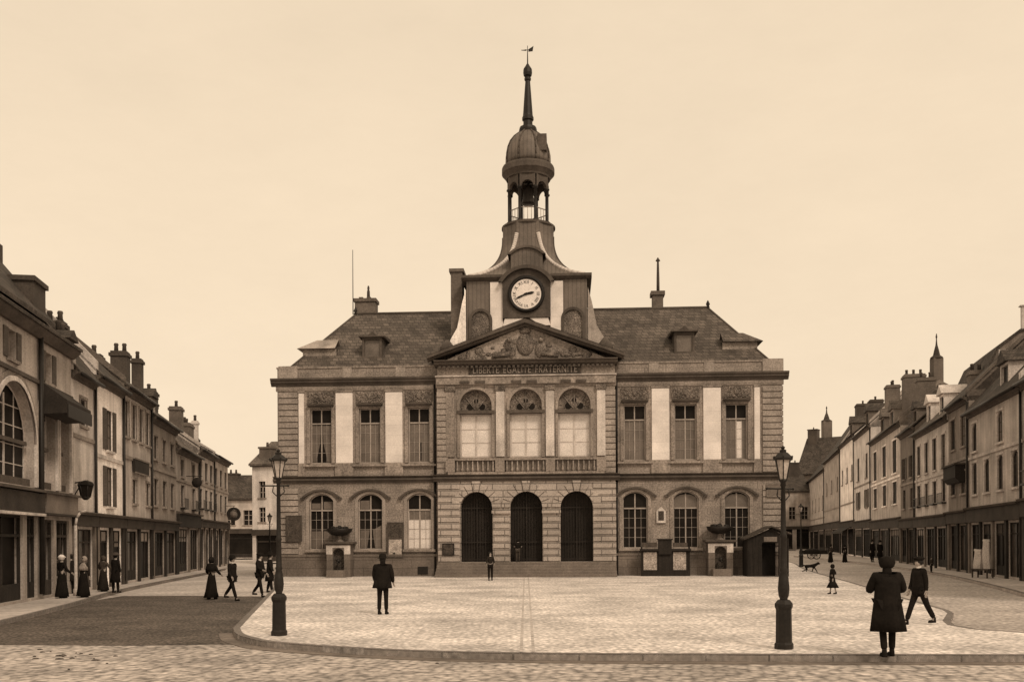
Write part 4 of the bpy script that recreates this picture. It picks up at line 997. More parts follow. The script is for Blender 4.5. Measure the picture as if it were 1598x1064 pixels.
def house(side, pa, pb, eave, label, wall='w1', roofm='slate2', ridge=3.3, rdep=3.4, depth=8.5, rows=((4.6, 6.5), (7.4, 9.0)), ncol=3, ww=.95, glass='glassdark', fm='woodmid', shut=(), z_shop=3.7, shopm='shop', fasc='fascia', fh=.6, nshop=2, chim=(), dorm=(), rise=0, small=False, corn='trimdark', trim='trim', awn=False, over=.4, gable='brickst', bands=True, roofkind='gable', label_cat='house', missing=(), name='town_house', gr=None, pipe=None):
    """terraced house whose front runs along the street between photo columns pa (near camera) and pb (far)"""
    P = PL if side == 'L' else PR
    A, B = P(pa), P(pb)
    d = (B-A); L = d.length; rz = math.atan2(d.y, d.x)
    t = thing(name, label, label_cat, A, rz, gr)
    g = .03; x0, x1 = g, L-g; ww = min(ww*1.22, (x1-x0)/ncol*.62); srnd = random.Random(int(pa*3+pb))
    # openings
    ops = []; wins = []
    for ri, (za, zb) in enumerate(rows):
        for i in range(ncol):
            if (ri, i) in missing: continue
            c = x0+(x1-x0)*(i+.5)/ncol; ops.append((c-ww/2, c+ww/2, za, zb, rise)); wins.append((ri, c, za, zb))
    sh = []
    zt = z_shop - fh
    n = max(1, nshop); wdt = (x1-x0-.4)/n
    for i in range(n):
        a = x0+.2+i*wdt
        sh.append((a+.2, a+wdt-.2, .12, zt-.12, 0))
    w_ = MB(); wall_open(w_, x0, x1, 0, eave, 0, ops+sh, .16)
    # flanks and back
    if roofkind == 'gable':
        pk = rdep
        for xx, fl in ((x0, 1), (x1, 0)):
            pts = [(xx,0,0), (xx,0,eave), (xx,pk,eave+ridge-.12), (xx,depth,eave), (xx,depth,0)]
            w_.poly(*(pts if fl else pts[::-1]))
    w_.poly((x1, depth, 0), (x0, depth, 0), (x0, depth, eave), (x1, depth, eave))
    w_.build('wall', wall, t)
    r = MB(); th_ = .14
    r.prismx([(-over, eave-over*ridge/rdep*.55), (rdep, eave+ridge), (depth+over, eave-.25), (depth+over, eave-.25+th_), (rdep, eave+ridge+th_), (-over, eave-over*ridge/rdep*.55+th_)], x0-.0, x1+.0)
    rf = r.build('roof', roofm, t)
    c = MB(); c.prismx([(0, eave-.42), (-.12, eave-.42), (-.16, eave-.28), (-.30, eave-.2), (-.34, eave-.06), (0, eave-.06)], x0, x1); c.build('cornice', corn, t)
    gt = MB(); ze = eave-over*ridge/rdep*.55; gt.tube((x0, -over-.05, ze+.05), (x1, -over-.05, ze+.05), .085, n=6); gt.build('gutter', 'darkmetal', rf)
    # party wall rising above the roof at one end
    pe = x0 if side == 'L' else x1
    if srnd.random() < .8:
        hw_ = .18; up_ = .28 + srnd.random()*.35; a_ = pe if side == 'L' else pe-2*hw_
        pw_ = MB(); pw_.prismx([(-.1, eave-.3), (-.1, eave+up_), (rdep, eave+ridge+up_+.1), (depth, eave+up_), (depth, eave-.4)], a_, a_+2*hw_); pw_.build('party_wall', srnd.choice(['w7', 'w3', 'brickmid', 'w9']), rf)
    if pipe is None and srnd.random() < .6: pipe = .985
    if pipe is not None:
        q = MB(); q.tube((pipe*L, -.1, .2), (pipe*L, -.1, eave-.3), .07, n=6); q.build('drain_pipe', 'darkmetal', t)
    if bands:
        b = MB(); zz = z_shop + (rows[0][0]-z_shop)*.45 if rows else z_shop
        if len(rows) > 1: zz = (rows[0][1]+rows[1][0])/2
        b.box(x0, x1, -.07, .01, zz-.09, zz+.09); b.build('string_course', trim, t)
    balc = srnd.random() < .45 and len(rows) > 1
    for ri, c, za, zb in wins:
        if balc and ri == 0:
            s = MB(); s.box(c-ww/2-.15, c+ww/2+.15, -.32, 0, za-.14, za-.04); s.box(c-ww/2-.15, c+ww/2+.15, -.33, -.29, za+.55, za+.6)
            for k in range(7): xx = c-ww/2-.12+k*(ww+.24)/6; s.box(xx-.015, xx+.015, -.32, -.3, za-.04, za+.55)
            s.build('window_railing', 'darkmetal', t)
        rnd = random.Random(int(pa*7+pb)+int(c*10)+ri)
        gg = glass if rnd.random() < .85 else 'glassmid'
        hwin(t, c-ww/2, c+ww/2, za, zb, 0, .13, gg, fm, rise, rows=3, shut=(ri in shut), small=small, trim=trim)
        if not small and ri not in shut:
            s = MB(); e = .13
            s.box(c-ww/2-e, c-ww/2, -.04, .01, za, zb); s.box(c+ww/2, c+ww/2+e, -.04, .01, za, zb); s.box(c-ww/2-e, c+ww/2+e, -.06, .01, zb, zb+e); s.build('window_surround', trim, t)
    # shopfront
    if nshop:
        s = MB(); s.box(x0, x1, -.22, 0, zt, z_shop-.1); fo = s.build('shop_sign', fasc, t, bevel=.02)
        s = MB(); s.prismx([(0, z_shop-.1), (-.34, z_shop-.1), (-.42, z_shop), (0, z_shop+.08)], x0-.0, x1+.0); s.build('shop_cornice', 'trimdark' if corn == 'trimdark' else corn, t)
        for i, (a, b, za, zb, _r) in enumerate(sh):
            s = MB()
            s.box(a-.38, a, -.12, .01, 0, zt); 
            if i == n-1: s.box(b, b+.38, -.12, .01, 0, zt)
            s.build('shop_pilaster', srnd.choice([shopm, shopm, 'shop2', 'fascia2']), t)
            s = MB(); m_ = .07; cx = (a+b)/2; 
            s.box(a, b, .1, .2, .12, .65) if i % 2 == 0 else None
            s.box(a, a+m_, .08, .2, .12, zb); s.box(b-m_, b, .08, .2, .12, zb); s.box(a+m_, b-m_, .08, .2, zb-m_, zb); s.box(a, b, .085, .2, zb-.62, zb-.55)
            k = max(2, int((b-a)/.9))
            for j in range(1, k): xx = a+(b-a)*j/k; s.box(xx-.03, xx+.03, .09, .2, .12, zb)
            f = s.build('shop_window' if i % 2 == 0 else 'shop_door', shopm, t)
            p = MB(); p.poly((a, .15, .12), (b, .15, .12), (b, .15, zb), (a, .15, zb)); p.build('pane', srnd.choice(['glassdark', 'shopglass', 'shopglass', 'glassdark']), f)
            if srnd.random() < .45: p = MB(); zz_ = zb-srnd.uniform(.35, .9); p.box(a+.08, b-.08, .13, .14, zz_, zb-.08); p.build('blind', srnd.choice(['w3', 'paperdark', 'w1']), f)
    if awn:
        for (a, b) in awn:
            s = MB(); s.add([(a*L, 0, zt+.25), (b*L, 0, zt+.25), (b*L, -1.3, zt-.45), (a*L, -1.3, zt-.45), (a*L, -1.3, zt-.7), (b*L, -1.3, zt-.7), (a*L, 0, zt+.2), (b*L, 0, zt+.2), (b*L, -1.27, zt-.5), (a*L, -1.27, zt-.5)],
                [[0,3,2,1], [3,4,5,2], [6,7,8,9]]); s.build('awning', 'awning', t)
    # chimneys (u 0..1, y, width, depth, height above ridge-foot, material, pots)
    for (u, y, cw_, cd, top, m_, pots) in chim:
        cx = u*L; s = MB(); zz = eave
        s.box(cx-cw_/2, cx+cw_/2, y, y+cd, zz-.3, top-.3); s.box(cx-cw_/2-.08, cx+cw_/2+.08, y-.08, y+cd+.08, top-.3, top-.12); s.box(cx-cw_/2, cx+cw_/2, y, y+cd, top-.12, top)
        co_ = s.build('chimney', m_, rf)
        s = MB()
        for k in range(pots):
            uu = (k+.5)/pots
            if cw_ > cd: px_, py_ = cx-cw_/2+cw_*uu, y+cd/2
            else: px_, py_ = cx, y+cd*uu
            s.lathe([(.13, 0), (.11, .35), (.14, .4), (.11, .5)], 8, px_, py_, top)
        if pots: s.build('chimney_pot', 'pot', rf)
    for (u, wd, hh, m_) in dorm:
        cx = u*L; y0 = .45; zb0_ = eave + y0*ridge/rdep; s = MB()
        s.box(cx-wd/2, cx-wd/2+.14, y0-.1, y0+2.2, zb0_-.3, zb0_+hh); s.box(cx+wd/2-.14, cx+wd/2, y0-.1, y0+2.2, zb0_-.3, zb0_+hh); s.box(cx-wd/2+.14, cx+wd/2-.14, y0-.1, y0+.1, zb0_-.3, zb0_+.15); s.box(cx-wd/2+.14, cx+wd/2-.14, y0-.1, y0+.1, zb0_+hh-.15, zb0_+hh)
        do_ = s.build('dormer', m_, rf)
        s = MB(); s.prism([(cx-wd/2-.2, zb0_+hh), (cx+wd/2+.2, zb0_+hh), (cx, zb0_+hh+wd*.45)], y0-.3, y0+2.6); s.build('dormer_roof', roofm if m_ != 'w2' else 'w7', rf)
        s = MB(); s.poly((cx-wd/2, y0+.06, zb0_), (cx+wd/2, y0+.06, zb0_), (cx+wd/2, y0+.06, zb0_+hh), (cx-wd/2, y0+.06, zb0_+hh)); s.build('dormer_pane', 'glassdark', rf)
    return t, L

# ---------------- left side of the square, near to far
# 1 the big arched facade at the picture's left edge
def arched_house():
    A, B = PL(-110), PL(112); d = B-A; L = d.length; rz = math.atan2(d.y, d.x)
    t = thing('arcaded_house', 'stone house with tall round arches and a dark tilted canopy, nearest on the left side', 'house', A, rz)
    ev = 10.4; xs = []
    u60 = (PL(60)-A).length
    def U(px): return (PL(px)-A).length
    ars = [(U(44)-3.3, U(44)-.5), (U(62)+.35, U(92)-.05), (U(95)+.1, U(112)-.25)]
    ars = [(U(-60), U(-20)), (U(-12), U(54)), (U(64), U(87)), (U(92), U(109))]
    ops = [(a, b, 4.3, 8.0, (b-a)/2*.98) for a, b in ars]
    upw = [(U(77)-.42, U(77)+.42, 8.55, 9.75), (U(20)-.42, U(20)+.42, 8.75, 9.8), (U(101)-.38, U(101)+.38, 8.6, 9.7)][:2]
    shp = [(.5, U(-30), .1, 3.2), (U(-24), U(36), .1, 3.2), (U(42), U(60)-.2, .1, 3.2), (U(66), U(84), .1, 3.1), (U(88), U(108), .1, 3.1)]
    w_ = MB(); wall_open(w_, 0, L, 0, ev, 0, ops+upw+shp, .45)
    for xx, fl in ((0, 1), (L, 0)):
        pts = [(xx,0,0), (xx,0,ev), (xx,3.4,ev+4.2), (xx,9,ev), (xx,9,0)]; w_.poly(*(pts if fl else pts[::-1]))
    w_.poly((L,9,0), (0,9,0), (0,9,ev), (L,9,ev)); w_.build('wall', 'w1', t)
    for i, (a, b, z0, z1, rs) in enumerate(ops):
        for k, off in enumerate((.0, .22)):
            o_ = arc(a-.18-off, b+.18+off, z1-rs, rs+.18+off, 16); n_ = arc(a-off*1.0, b+off*1.0, z1-rs, rs+off, 16); h = MB(); q = 17; yy = -.10+.05*k
            P = [(u, yy, v) for u, v in o_] + [(u, yy, v) for u, v in n_] + [(u, 0, v) for u, v in o_]
            h.add(P, [[j, j+1, q+j+1, q+j] for j in range(16)] + [[2*q+j, 2*q+j+1, j+1, j] for j in range(16)])
            h.box(a-.18-off, a-off, yy, .01, z0, z1-rs); h.box(b+off, b+.18+off, yy, .01, z0, z1-rs); h.build('archivolt', 'trim' if k else 'w7', t)
        f = window(t, a, b, z0, z1, rs, .34, 'framepale', 'glassmid' if i != 1 else 'glassdark', cols=2, rows=5, fw=.09)
        s = MB(); s.box(a+.2, b-.2, .2, .33, z0+1.55, z0+1.7); s.box(a, b, .16, .34, z0, z0+.3); s.build('balcony_rail', 'trimdark', f)
    for a, b, z0, z1 in upw:
        hwin(t, a, b, z0, z1, 0, .3, 'glassdark', 'frame', shut=False)
        for e0, e1 in ((a-.45, a-.02), (b+.02, b+.45)): s = MB(); s.box(e0, e1, -.05, 0, z0, z1); s.build('shutter', 'shutter', t)
    for i, (a, b, z0, z1) in enumerate(shp):
        s = MB(); s.box(a, b, .1, .2, z0, .7); s.box(a, a+.08, .1, .2, z0, z1); s.box(b-.08, b, .1, .2, z0, z1); s.box(a, b, .095, .2, 2.4, 2.5); s.box((a+b)/2-.04, (a+b)/2+.04, .1, .2, z0, z1); s.box(a, b, .1, .2, z1-.1, z1)
        f = s.build('shop_window' if i != 3 else 'shop_door', 'shop2' if i > 2 else 'shop', t); p = MB(); p.poly((a, .3, z0), (b, .3, z0), (b, .3, z1), (a, .3, z1)); p.build('pane', 'glassdark', f)
    s = MB(); s.box(0, U(59), -.28, 0, 3.3, 4.05); s.build('shop_sign', 'fascia', t); s = MB(); s.box(0, U(59), -.32, 0, 3.2, 3.3); s.build('shop_moulding', 'w7', t)
    s = MB(); s.box(U(61), L-.1, -.3, 0, 3.35, 4.1); s.build('shop_sign', 'fascia2', t); s = MB(); s.box(U(61), L-.1, -.34, 0, 3.27, 3.35); s.build('shop_moulding', 'fascia', t)
    s = MB(); s.box(0, L, -.4, 0, 4.1, 4.2); s.build('balcony_slab', 'trimdark', t)
    s = MB(); s.box(0, L, -.1, .0, 8.3, 8.45); s.build('string_course', 'trimdark', t)
    s = MB(); s.prismx([(0, ev-.35), (-.15, ev-.35), (-.4, ev-.12), (-.42, ev), (0, ev)], 0, L); s.build('cornice', 'trimdark', t)
    s = MB(); s.tube((U(60), -.13, .2), (U(60), -.13, ev-.2), .1); s.build('drain_pipe', 'darkmetal', t)
    r = MB(); r.prismx([(-.5, ev-.05), (.0, ev+.1), (.9, ev+.9), (.9, ev+1.0), (0, ev+.25), (-.5, ev+.08)], 0, L)
    r.prismx([(.6, ev+.95), (3.4, ev+4.2), (9.4, ev), (9.4, ev+.2), (3.4, ev+4.5), (.6, ev+1.15)], 0, L); rf = r.build('roof', 'slate2', t)
    r = MB(); r.add([(0, .0, ev+.26), (L, .0, ev+.26), (L, .8, ev+1.0), (0, .8, ev+1.0)], [[0,1,2,3]]); r.build('roof_light_strip', 'w9', rf)
    # tall chimney mass at the near end
    c = MB(); zt_ = atd(55, 438, 40).z; c.box(U(90), U(108), .9, 1.9, ev, 12.9); c.box(U(90)-.1, U(108)+.1, .8, 2.0, 12.9, 13.1); c.build('chimney', 'brickst', rf)
    c = MB(); c.box(U(98), U(98)+1.5, 2.8, 4.6, ev+1, ev+4.5); c.build('chimney', 'brickst', rf)
    # dark glazed canopy
    a, b = U(62), U(124)
    c = MB(); za, zb = 8.5, 6.95
    c.prismx([(0, 7.2), (0, 8.5), (-1.0, 7.75), (-1.0, 7.25)], a+.1, U(104))
    cn_ = c.build('canopy', 'awning', t)
    c = MB(); c.box(a+.1, U(104), -1.05, -1.0, 7.1, 7.6); c.build('canopy_valance', 'darkmetal', cn_)
    return t
arched_house()

# hexagonal lantern on a bracket
q = PL(118); t = thing('wall_lantern', 'dark hexagonal wall lantern on a bracket against the pale house front', 'lantern', atd(133, 772, q.y-.4) , R(10))
t.location = (q.x+.45, q.y, EYE+(HZ-772)/sL(118))
s = MB(); s.lathe([(.18, 0), (.30, .5), (.36, .52), (.28, .66), (.05, .74)], 6, smooth=False); s.build('lantern_glass', 'glassdark', t)
s = MB()
for k in range(6): a = math.pi/3*k; s.tube((.19*math.cos(a), .19*math.sin(a), 0), (.31*math.cos(a), .31*math.sin(a), .5), .02, n=5)
s.tube((-.45, 0, .62), (.1, 0, .72), .03); s.tube((-.45, 0, .1), (-.2, 0, .55), .025); s.lathe([(.08, -.12), (.19, -.02), (.19, .01)], 6); s.build('bracket', 'darkmetal', t)

h, L_ = house('L', 112, 148, 9.7, 'narrow pale house with dark drain pipe, between the arcaded house and the whitest front', 'w7', 'slate2', 4.2, 3.2, rows=((5.0, 6.3), (7.4, 8.6)), ncol=1, ww=.8, shopm='shop2', fasc='fascia', z_shop=3.5, nshop=1, chim=((.55, .6, 1.1, .8, 11.6, 'brickst', 2), (.95, 1.2, .7, .9, 12.4, 'brickst', 2)), missing=((0, 0),), pipe=.97, dorm=((.3, 1.0, .8, 'w4'),))
house('L', 148, 192, 10.1, 'whitest house front on the left side, with tall grey louvred shutters', 'w2', 'slate2', 3.2, 3.0, rows=((3.95, 5.9), (6.7, 8.7)), ncol=1, ww=1.0, shut=(0, 1), shopm='shop', fasc='fascia', z_shop=3.5, nshop=2, chim=((.25, 1.5, .9, .8, 12.4, 'brickst', 2),), trim='w7', glass='glassmid')
house('L', 192, 236, 10.4, 'house with four grey shuttered top windows and a dark sign board on the left side', 'w5', 'slate2', 2.5, 3.0, rows=((4.3, 5.6), (7.8, 9.7)), ncol=4, ww=.8, glass='glassmid', missing=((0, 0), (0, 2)), z_shop=3.5, chim=((.12, 1.2, .6, .8, 12.1, 'brickst', 1), (.85, 1.0, .9, .9, 13.2, 'brickst', 2)))
house('L', 236, 275, 9.7, 'dingy grey house with tall narrow chimney, just before the very dark shopfront, left side', 'w10', 'slate2', 2.4, 3.0, rows=((4.4, 6.0), (7.2, 8.6)), ncol=3, ww=.85, z_shop=3.5, dorm=((.3, 1.3, 1.0, 'w1'),), chim=((.72, 1.5, 1.5, .9, 11.9, 'brickst', 0), (.72, 1.65, .7, .6, 14.0, 'brickst', 1)))
house('L', 275, 310, 8.6, 'pale two window house above a very dark shopfront on the left side', 'w1', 'slate3', 2.6, 3.2, rows=((4.6, 6.1), (6.7, 7.9)), ncol=2, ww=.9, z_shop=4.2, fh=1.0, shopm='shop', fasc='shop', nshop=2, chim=((.1, 1.4, 1.1, 1.0, 12.4, 'brickst', 1), (.3, 1.8, .9, .8, 11.8, 'brickst', 1)))
house('L', 310, 334, 9.3, 'three window house beyond the very dark shopfront, near the far end of the left side', 'w5', 'slate2', 2.2, 3.0, rows=((4.8, 6.3), (7.0, 8.5)), ncol=3, ww=1.05, z_shop=3.9, nshop=3, shopm='shop2', small=True, chim=((.25, 1.5, 1.1, .9, 12.7, 'brickmid', 1), (.8, 1.5, 2.0, 1.0, 11.9, 'brickmid', 2)))
house('L', 334, 356, 9.5, 'corner house with curved dark roof, last on the left side before the street end', 'w6', 'slate2', 1.8, 3.0, rows=((4.8, 6.3), (7.0, 8.5)), ncol=3, ww=1.1, z_shop=3.9, nshop=3, small=True, chim=((.25, 1.6, .5, .5, 12.6, 'brickpale', 1), (.5, 2.0, 2.0, 1.2, 11.4, 'brickst', 2)))
# sign board with raised dark letters on the left terrace
q = PL(206); q2 = PL(228)
t = thing('sign_board', 'dark oblong sign board high on the wall below the four shuttered windows, left side', 'sign', (q.x+.05, q.y, 6.0), math.atan2(q2.y-q.y, q2.x-q.x))
s = MB(); s.box(0, (q2-q).length, -.14, -.02, 0, .72); s.build('board', 'shop', t); s = MB(); s.box(-.05, (q2-q).length+.05, -.17, -.14, .7, .78); s.box(-.05, (q2-q).length+.05, -.17, -.14, -.06, .02); s.build('moulding', 'fascia2', t)
for px, zz, nm in ((291, 6.1, 'farther'),):
    q = PL(px); t = thing('hanging_sign', 'dark round sign hanging on an iron bracket above the very dark shopfront, left side', 'sign', (q.x+.75, q.y, zz), 0)
    s = MB(); s.lathe([(.05, 0), (.36, .01), (.36, .06), (.05, .07)], 14); s.v = [(x, z_, y+.3) for x, y, z_ in s.v]; s.build('disc', 'shop', t)
    s = MB(); s.tube((-.75, .03, .75), (.4, .03, .75), .025); s.tube((-.2, .03, .75), (-.2, .03, .6), .012); s.tube((.2, .03, .75), (.2, .03, .6), .012); s.build('bracket', 'darkmetal', t)
# round street clock / sign on bracket at the far corner
q = PL(353); t = thing('hanging_sign', 'ring shaped sign on a bracket at the last corner of the left terrace', 'sign', (q.x+1.0, q.y-1, EYE+(HZ-800)/sL(353)), 0)
s = MB(); n = 20; P = []
for rr, yy in ((.62, -.1), (.62, .1), (.4, .1), (.4, -.1)): P += [(rr*math.cos(2*math.pi*i/n), yy, rr*math.sin(2*math.pi*i/n)) for i in range(n)]
s.add(P, [[j*n+i, j*n+(i+1) % n, ((j+1) % 4)*n+(i+1) % n, ((j+1) % 4)*n+i] for j in range(4) for i in range(n)]); s.build('ring', 'shop', t)
s = MB(); s.tube((-1.1, 0, .75), (.1, 0, .75), .04); s.tube((0, 0, .75), (0, 0, .6), .03); s.lathe([(.38, 0), (.38, .03)], 16); s.v[-32:] = [(x, z_, y) for x, y, z_ in s.v[-32:]]; s.build('face', 'w3', t)
# pale post in front of the shops
q = gp(118, 925); t = thing('awning_post', 'slim pale post with curved top standing before the dark shops on the left pavement', 'post', q)
s = MB(); s.lathe([(.11, 0), (.11, .25), (.065, .3), (.06, 2.9)], 10); s.path([(0,0,2.9), (.05,0,3.2), (.2,0,3.42), (.45,0,3.5)], .055); s.build('pole', 'w9', t)

# ---------------- street end beyond the left terrace
def free_house(name, label, x0, x1, y, rz, depth, eave, ridge, wall, roofm, rows, ncol, ww, nshop=1, chim=(), z_shop=3.4, axis='x', shopm='shop', small=True, flank=True):
    t = thing(name, label, 'house', (x0, y, 0), rz); L = x1-x0
    ops = []; 
    for za, zb in rows:
        for i in range(ncol): c = L*(i+.5)/ncol; ops.append((c-ww/2, c+ww/2, za, zb, 0))
    sh = [(L*i/nshop+.4, L*(i+1)/nshop-.4, .1, z_shop-.6, 0) for i in range(nshop)]
    w_ = MB(); wall_open(w_, 0, L, 0, eave, 0, ops+sh, .3)
    if axis == 'x':
        w_.poly((0,0,0), (0,0,eave), (0,depth/2,eave+ridge-.1), (0,depth,eave), (0,depth,0)); w_.poly((L,0,0), (L,depth,0), (L,depth,eave), (L,depth/2,eave+ridge-.1), (L,0,eave))
    w_.poly((L,depth,0), (0,depth,0), (0,depth,eave), (L,depth,eave)); w_.build('wall', wall, t)
    r = MB(); r.prismx([(-.4, eave-.2), (depth/2, eave+ridge), (depth+.4, eave-.2), (depth+.4, eave), (depth/2, eave+ridge+.2), (-.4, eave)], -.2, L+.2); rf = r.build('roof', roofm, t)
    c = MB(); c.box(-.1, L+.1, -.3, 0, eave-.3, eave-.02); c.build('cornice', 'trimdark', t)
    for a, b, za, zb, _ in ops: hwin(t, a, b, za, zb, 0, .25, 'glassdark', 'frame', small=small)
    for a, b, za, zb, _ in sh:
        s = MB(); s.box(a, a+.1, .1, .2, za, zb); s.box(b-.1, b, .1, .2, za, zb); s.box(a, b, .1, .2, zb-.7, zb-.6); s.box(a, b, .1, .2, za, .6); f = s.build('shop_window', shopm, t); p = MB(); p.poly((a,.2,za),(b,.2,za),(b,.2,zb),(a,.2,zb)); p.build('pane', 'glassdark', f)
    if nshop: s = MB(); s.box(0, L, -.2, 0, z_shop-.6, z_shop); s.build('shop_sign', 'fascia', t)
    if flank:   # windows on the near flank wall
        pass
    for (u, yy, cw_, cd, top, m_, pots) in chim:
        s = MB(); s.box(u*L-cw_/2, u*L+cw_/2, yy, yy+cd, eave, top); s.box(u*L-cw_/2-.1, u*L+cw_/2+.1, yy-.1, yy+cd+.1, top, top+.2); s.build('chimney', m_, rf)
        s = MB(); 
        for k in range(pots): s.lathe([(.15, 0), (.12, .5)], 8, u*L-cw_/2+cw_*(k+.5)/pots, yy+cd/2, top+.2)
        if pots: s.build('chimney_pot', 'pot', rf)
    return t
ye = 124; s_e = F/ye
free_house('town_house', 'low house closing the left street, steep tiled roof above a dark shop', (345-799)/s_e, (402-799)/s_e, ye, 0, 9, EYE+(HZ-775)/s_e, 3.1, 'w9', 'slate2', ((4.3, 6.2),), 2, 1.3, 1, ((.1, 3.5, 1.4, 1.2, EYE+(HZ-735)/s_e, 'brickst', 2),), 3.8)
# pale house on the right of the left street, its front turned to the street
A_ = Vector(((394-799)/(F/100), 100, 0)); t_rz = R(-22)
h = free_house('town_house', 'pale three storey house at the right of the left street, behind the left lamp post', A_.x, A_.x+9, 100, R(-14), 9, EYE+(HZ-722)/15.0, 2.6, 'w8', 'slate3', ((4.2, 5.7), (6.7, 8.4)), 4, .75, 2, ((.12, .8, 1.4, 1.0, EYE+(HZ-697)/15, 'brickmid', 1),), 3.4, shopm='shop2')
for ch in h.children:
    pass
# ---------------- right side of the square
house('R', 1598, 1850, 10.0, 'house at the right edge of the picture, with arched dark top windows', 'w5', 'slate2', 4.2, 4.0, rows=((4.9, 6.7), (7.5, 9.2)), ncol=7, ww=1.0, rise=.3, z_shop=4.1, fh=.9, nshop=3, shopm='shop', chim=())
house('R', 1513, 1598, 9.95, 'pale plastered house with a small gabled dormer under the tall roof, at the right edge', 'w9', 'slate2', 4.6, 4.0, rows=((4.8, 6.7), (7.4, 9.1)), ncol=4, ww=1.0, rise=.3, z_shop=4.0, fh=.9, nshop=4, shopm='shop', dorm=((.58, 1.7, 1.3, 'w7'),), trim='w7', missing=((1, 1), (1, 3)), chim=())
house('R', 1481, 1513, 11.0, 'narrow grey house with a dark box balcony on the right side', 'w3', 'slate2', 3.6, 3.5, rows=((5.0, 6.4), (8.0, 10.0)), ncol=2, ww=1.1, z_shop=3.9, fh=.8, nshop=2, chim=(), awn=False)
house('R', 1429, 1481, 10.5, 'pale house with two pale hooded dormers and tall dark windows on the right side', 'w7', 'slate3', 3.6, 3.5, rows=((4.7, 6.3), (7.1, 9.4)), ncol=4, ww=1.1, z_shop=3.8, fh=.8, nshop=3, dorm=((.3, 1.6, 1.5, 'w2'), (.68, 1.6, 1.5, 'w2')), trim='w7', chim=((.1, 1.2, 1.0, .8, 13.8, 'brickst', 2), (.92, 1.5, .9, .9, 13.6, 'brickmid', 2)))
house('R', 1406, 1429, 11.2, 'narrow darker house with broad brick chimney stack on the right side', 'w4', 'slate2', 3.0, 3.2, rows=((4.7, 6.3), (7.2, 9.0)), ncol=2, ww=1.0, z_shop=3.8, fh=.8, nshop=2, small=True, shut=(1,), dorm=((.7, 1.6, 1.2, 'w4'),), chim=((.3, 1.0, 1.2, 1.4, 15.8, 'brickmid', 2),))
house('R', 1360, 1406, 12.4, 'house with three very tall dark windows in pale frames on the right side', 'w9', 'slate3', 3.0, 3.2, rows=((5.3, 7.3), (8.1, 11.1)), ncol=3, ww=2.0, z_shop=4.0, fh=.9, nshop=3, trim='w2', fm='shop2', dorm=((.3, 2.2, 1.5, 'w4'), (.62, 2.2, 1.5, 'w1')), chim=((.22, .9, 1.4, 1.3, 17.8, 'brickmid', 2), (.75, 1.0, 1.6, 1.8, 17.2, 'brickmid', 3)))
house('R', 1334, 1360, 14.4, 'tall pale narrow house, fourth from the street end on the right side', 'w8', 'slate2', 3.0, 3.2, rows=((5.6, 7.6), (8.9, 11.6)), ncol=2, ww=1.5, shut=(0,), z_shop=4.2, fh=.9, nshop=2, small=True, dorm=((.6, 2.2, 1.6, 'w4'),), chim=((.25, 1.2, 2.4, 1.5, 18.4, 'brickst', 1),))
house('R', 1312, 1334, 14.9, 'whitish house beside the tall narrow house, far along the right side', 'w2', 'slate2', 2.8, 3.2, rows=((9.4, 11.4),), ncol=3, ww=1.3, z_shop=4.4, fh=.9, nshop=2, small=True, awn=((.05, .9),), dorm=((.6, 2.2, 1.6, 'w4'),), chim=((.15, 1.3, 2.6, 2.6, 17.4, 'brickst', 0), (.3, 1.5, 2.0, 1.8, 20.0, 'brickst', 1)))
house('R', 1287, 1312, 14.6, 'grey fronted house with spired roof turret behind, far along the right side', 'w1', 'slate2', 6.0, 4.0, rows=((9.0, 11.0),), ncol=3, ww=1.2, z_shop=4.6, fh=1.0, nshop=2, small=True, chim=((.3, 2.5, 3.0, 2.0, 18.2, 'brickst', 2),))
house('R', 1262, 1287, 13.6, 'last house before the far end of the right side, with long dark roof slope', 'w5', 'slate2', 7.4, 5.5, depth=12, rows=((7.0, 9.4),), ncol=5, ww=1.2, z_shop=4.6, fh=1.0, nshop=3, small=True, chim=((.4, 5, 4.0, 2.0, 20.4, 'brickst', 2), (.7, 5, 2.5, 2.0, 21.4, 'brickst', 2)))
free_house('town_house', 'grey house closing the far end of the right street beside the town hall', (1110-799)/(F/190), (1266-799)/(F/190), 190, 0, 12, EYE+(HZ-768)/(F/190), 3.5, 'w1', 'slate2', ((6, 8.4),), 8, 1.3, 6, ((.9, 5, 2.4, 2, EYE+(HZ-722)/(F/190), 'brickst', 2), (.6, 5, 2.2, 2, EYE+(HZ-730)/(F/190), 'brickst', 2)), 4.6)
# turrets behind the right terrace
def turret(px, pbase, pshoulder, ptop, Y, wpx, label):
    c = atd(px, pbase, Y); k = F/Y; t = thing('roof_turret', label, 'turret', (c.x, c.y, 0)); zb, zs, zt = c.z, atd(px, pshoulder, Y).z, atd(px, ptop, Y).z; w2 = wpx/2/k
    s = MB(); s.box(-w2, w2, -w2, w2, 0, zs); s.build('wall', 'brickmid', t)
    h = zt-zs; s = MB(); s.lathe([(w2*1.35, 0), (w2*1.3, h*.04), (w2*.75, h*.12), (w2*.55, h*.3), (w2*.2, h*.55), (w2*.1, h*.8), (w2*.2, h*.86), (.03, h)], 8, 0, 0, zs, smooth=False); s.build('spire', 'slate2', t)
    return t
free_house('rear_house', 'high dark roofed building at the far end of the right terrace, beside the spired turret', 60.5, 70, 204, R(-35), 15, 15.8, 8.0, 'w4', 'slate2', ((6, 8), (10, 12)), 4, 1.3, 0, ((.15, 6, 2, 2, 25.6, 'brickst', 1),), 4)
turret(1291, 720, 660, 636, 215, 13, 'slim brick turret with pointed spire rising behind the far right houses')
turret(1463, 625, 563, 524, 88, 15, 'small turret with ragged pointed spire behind the house with hooded dormers')
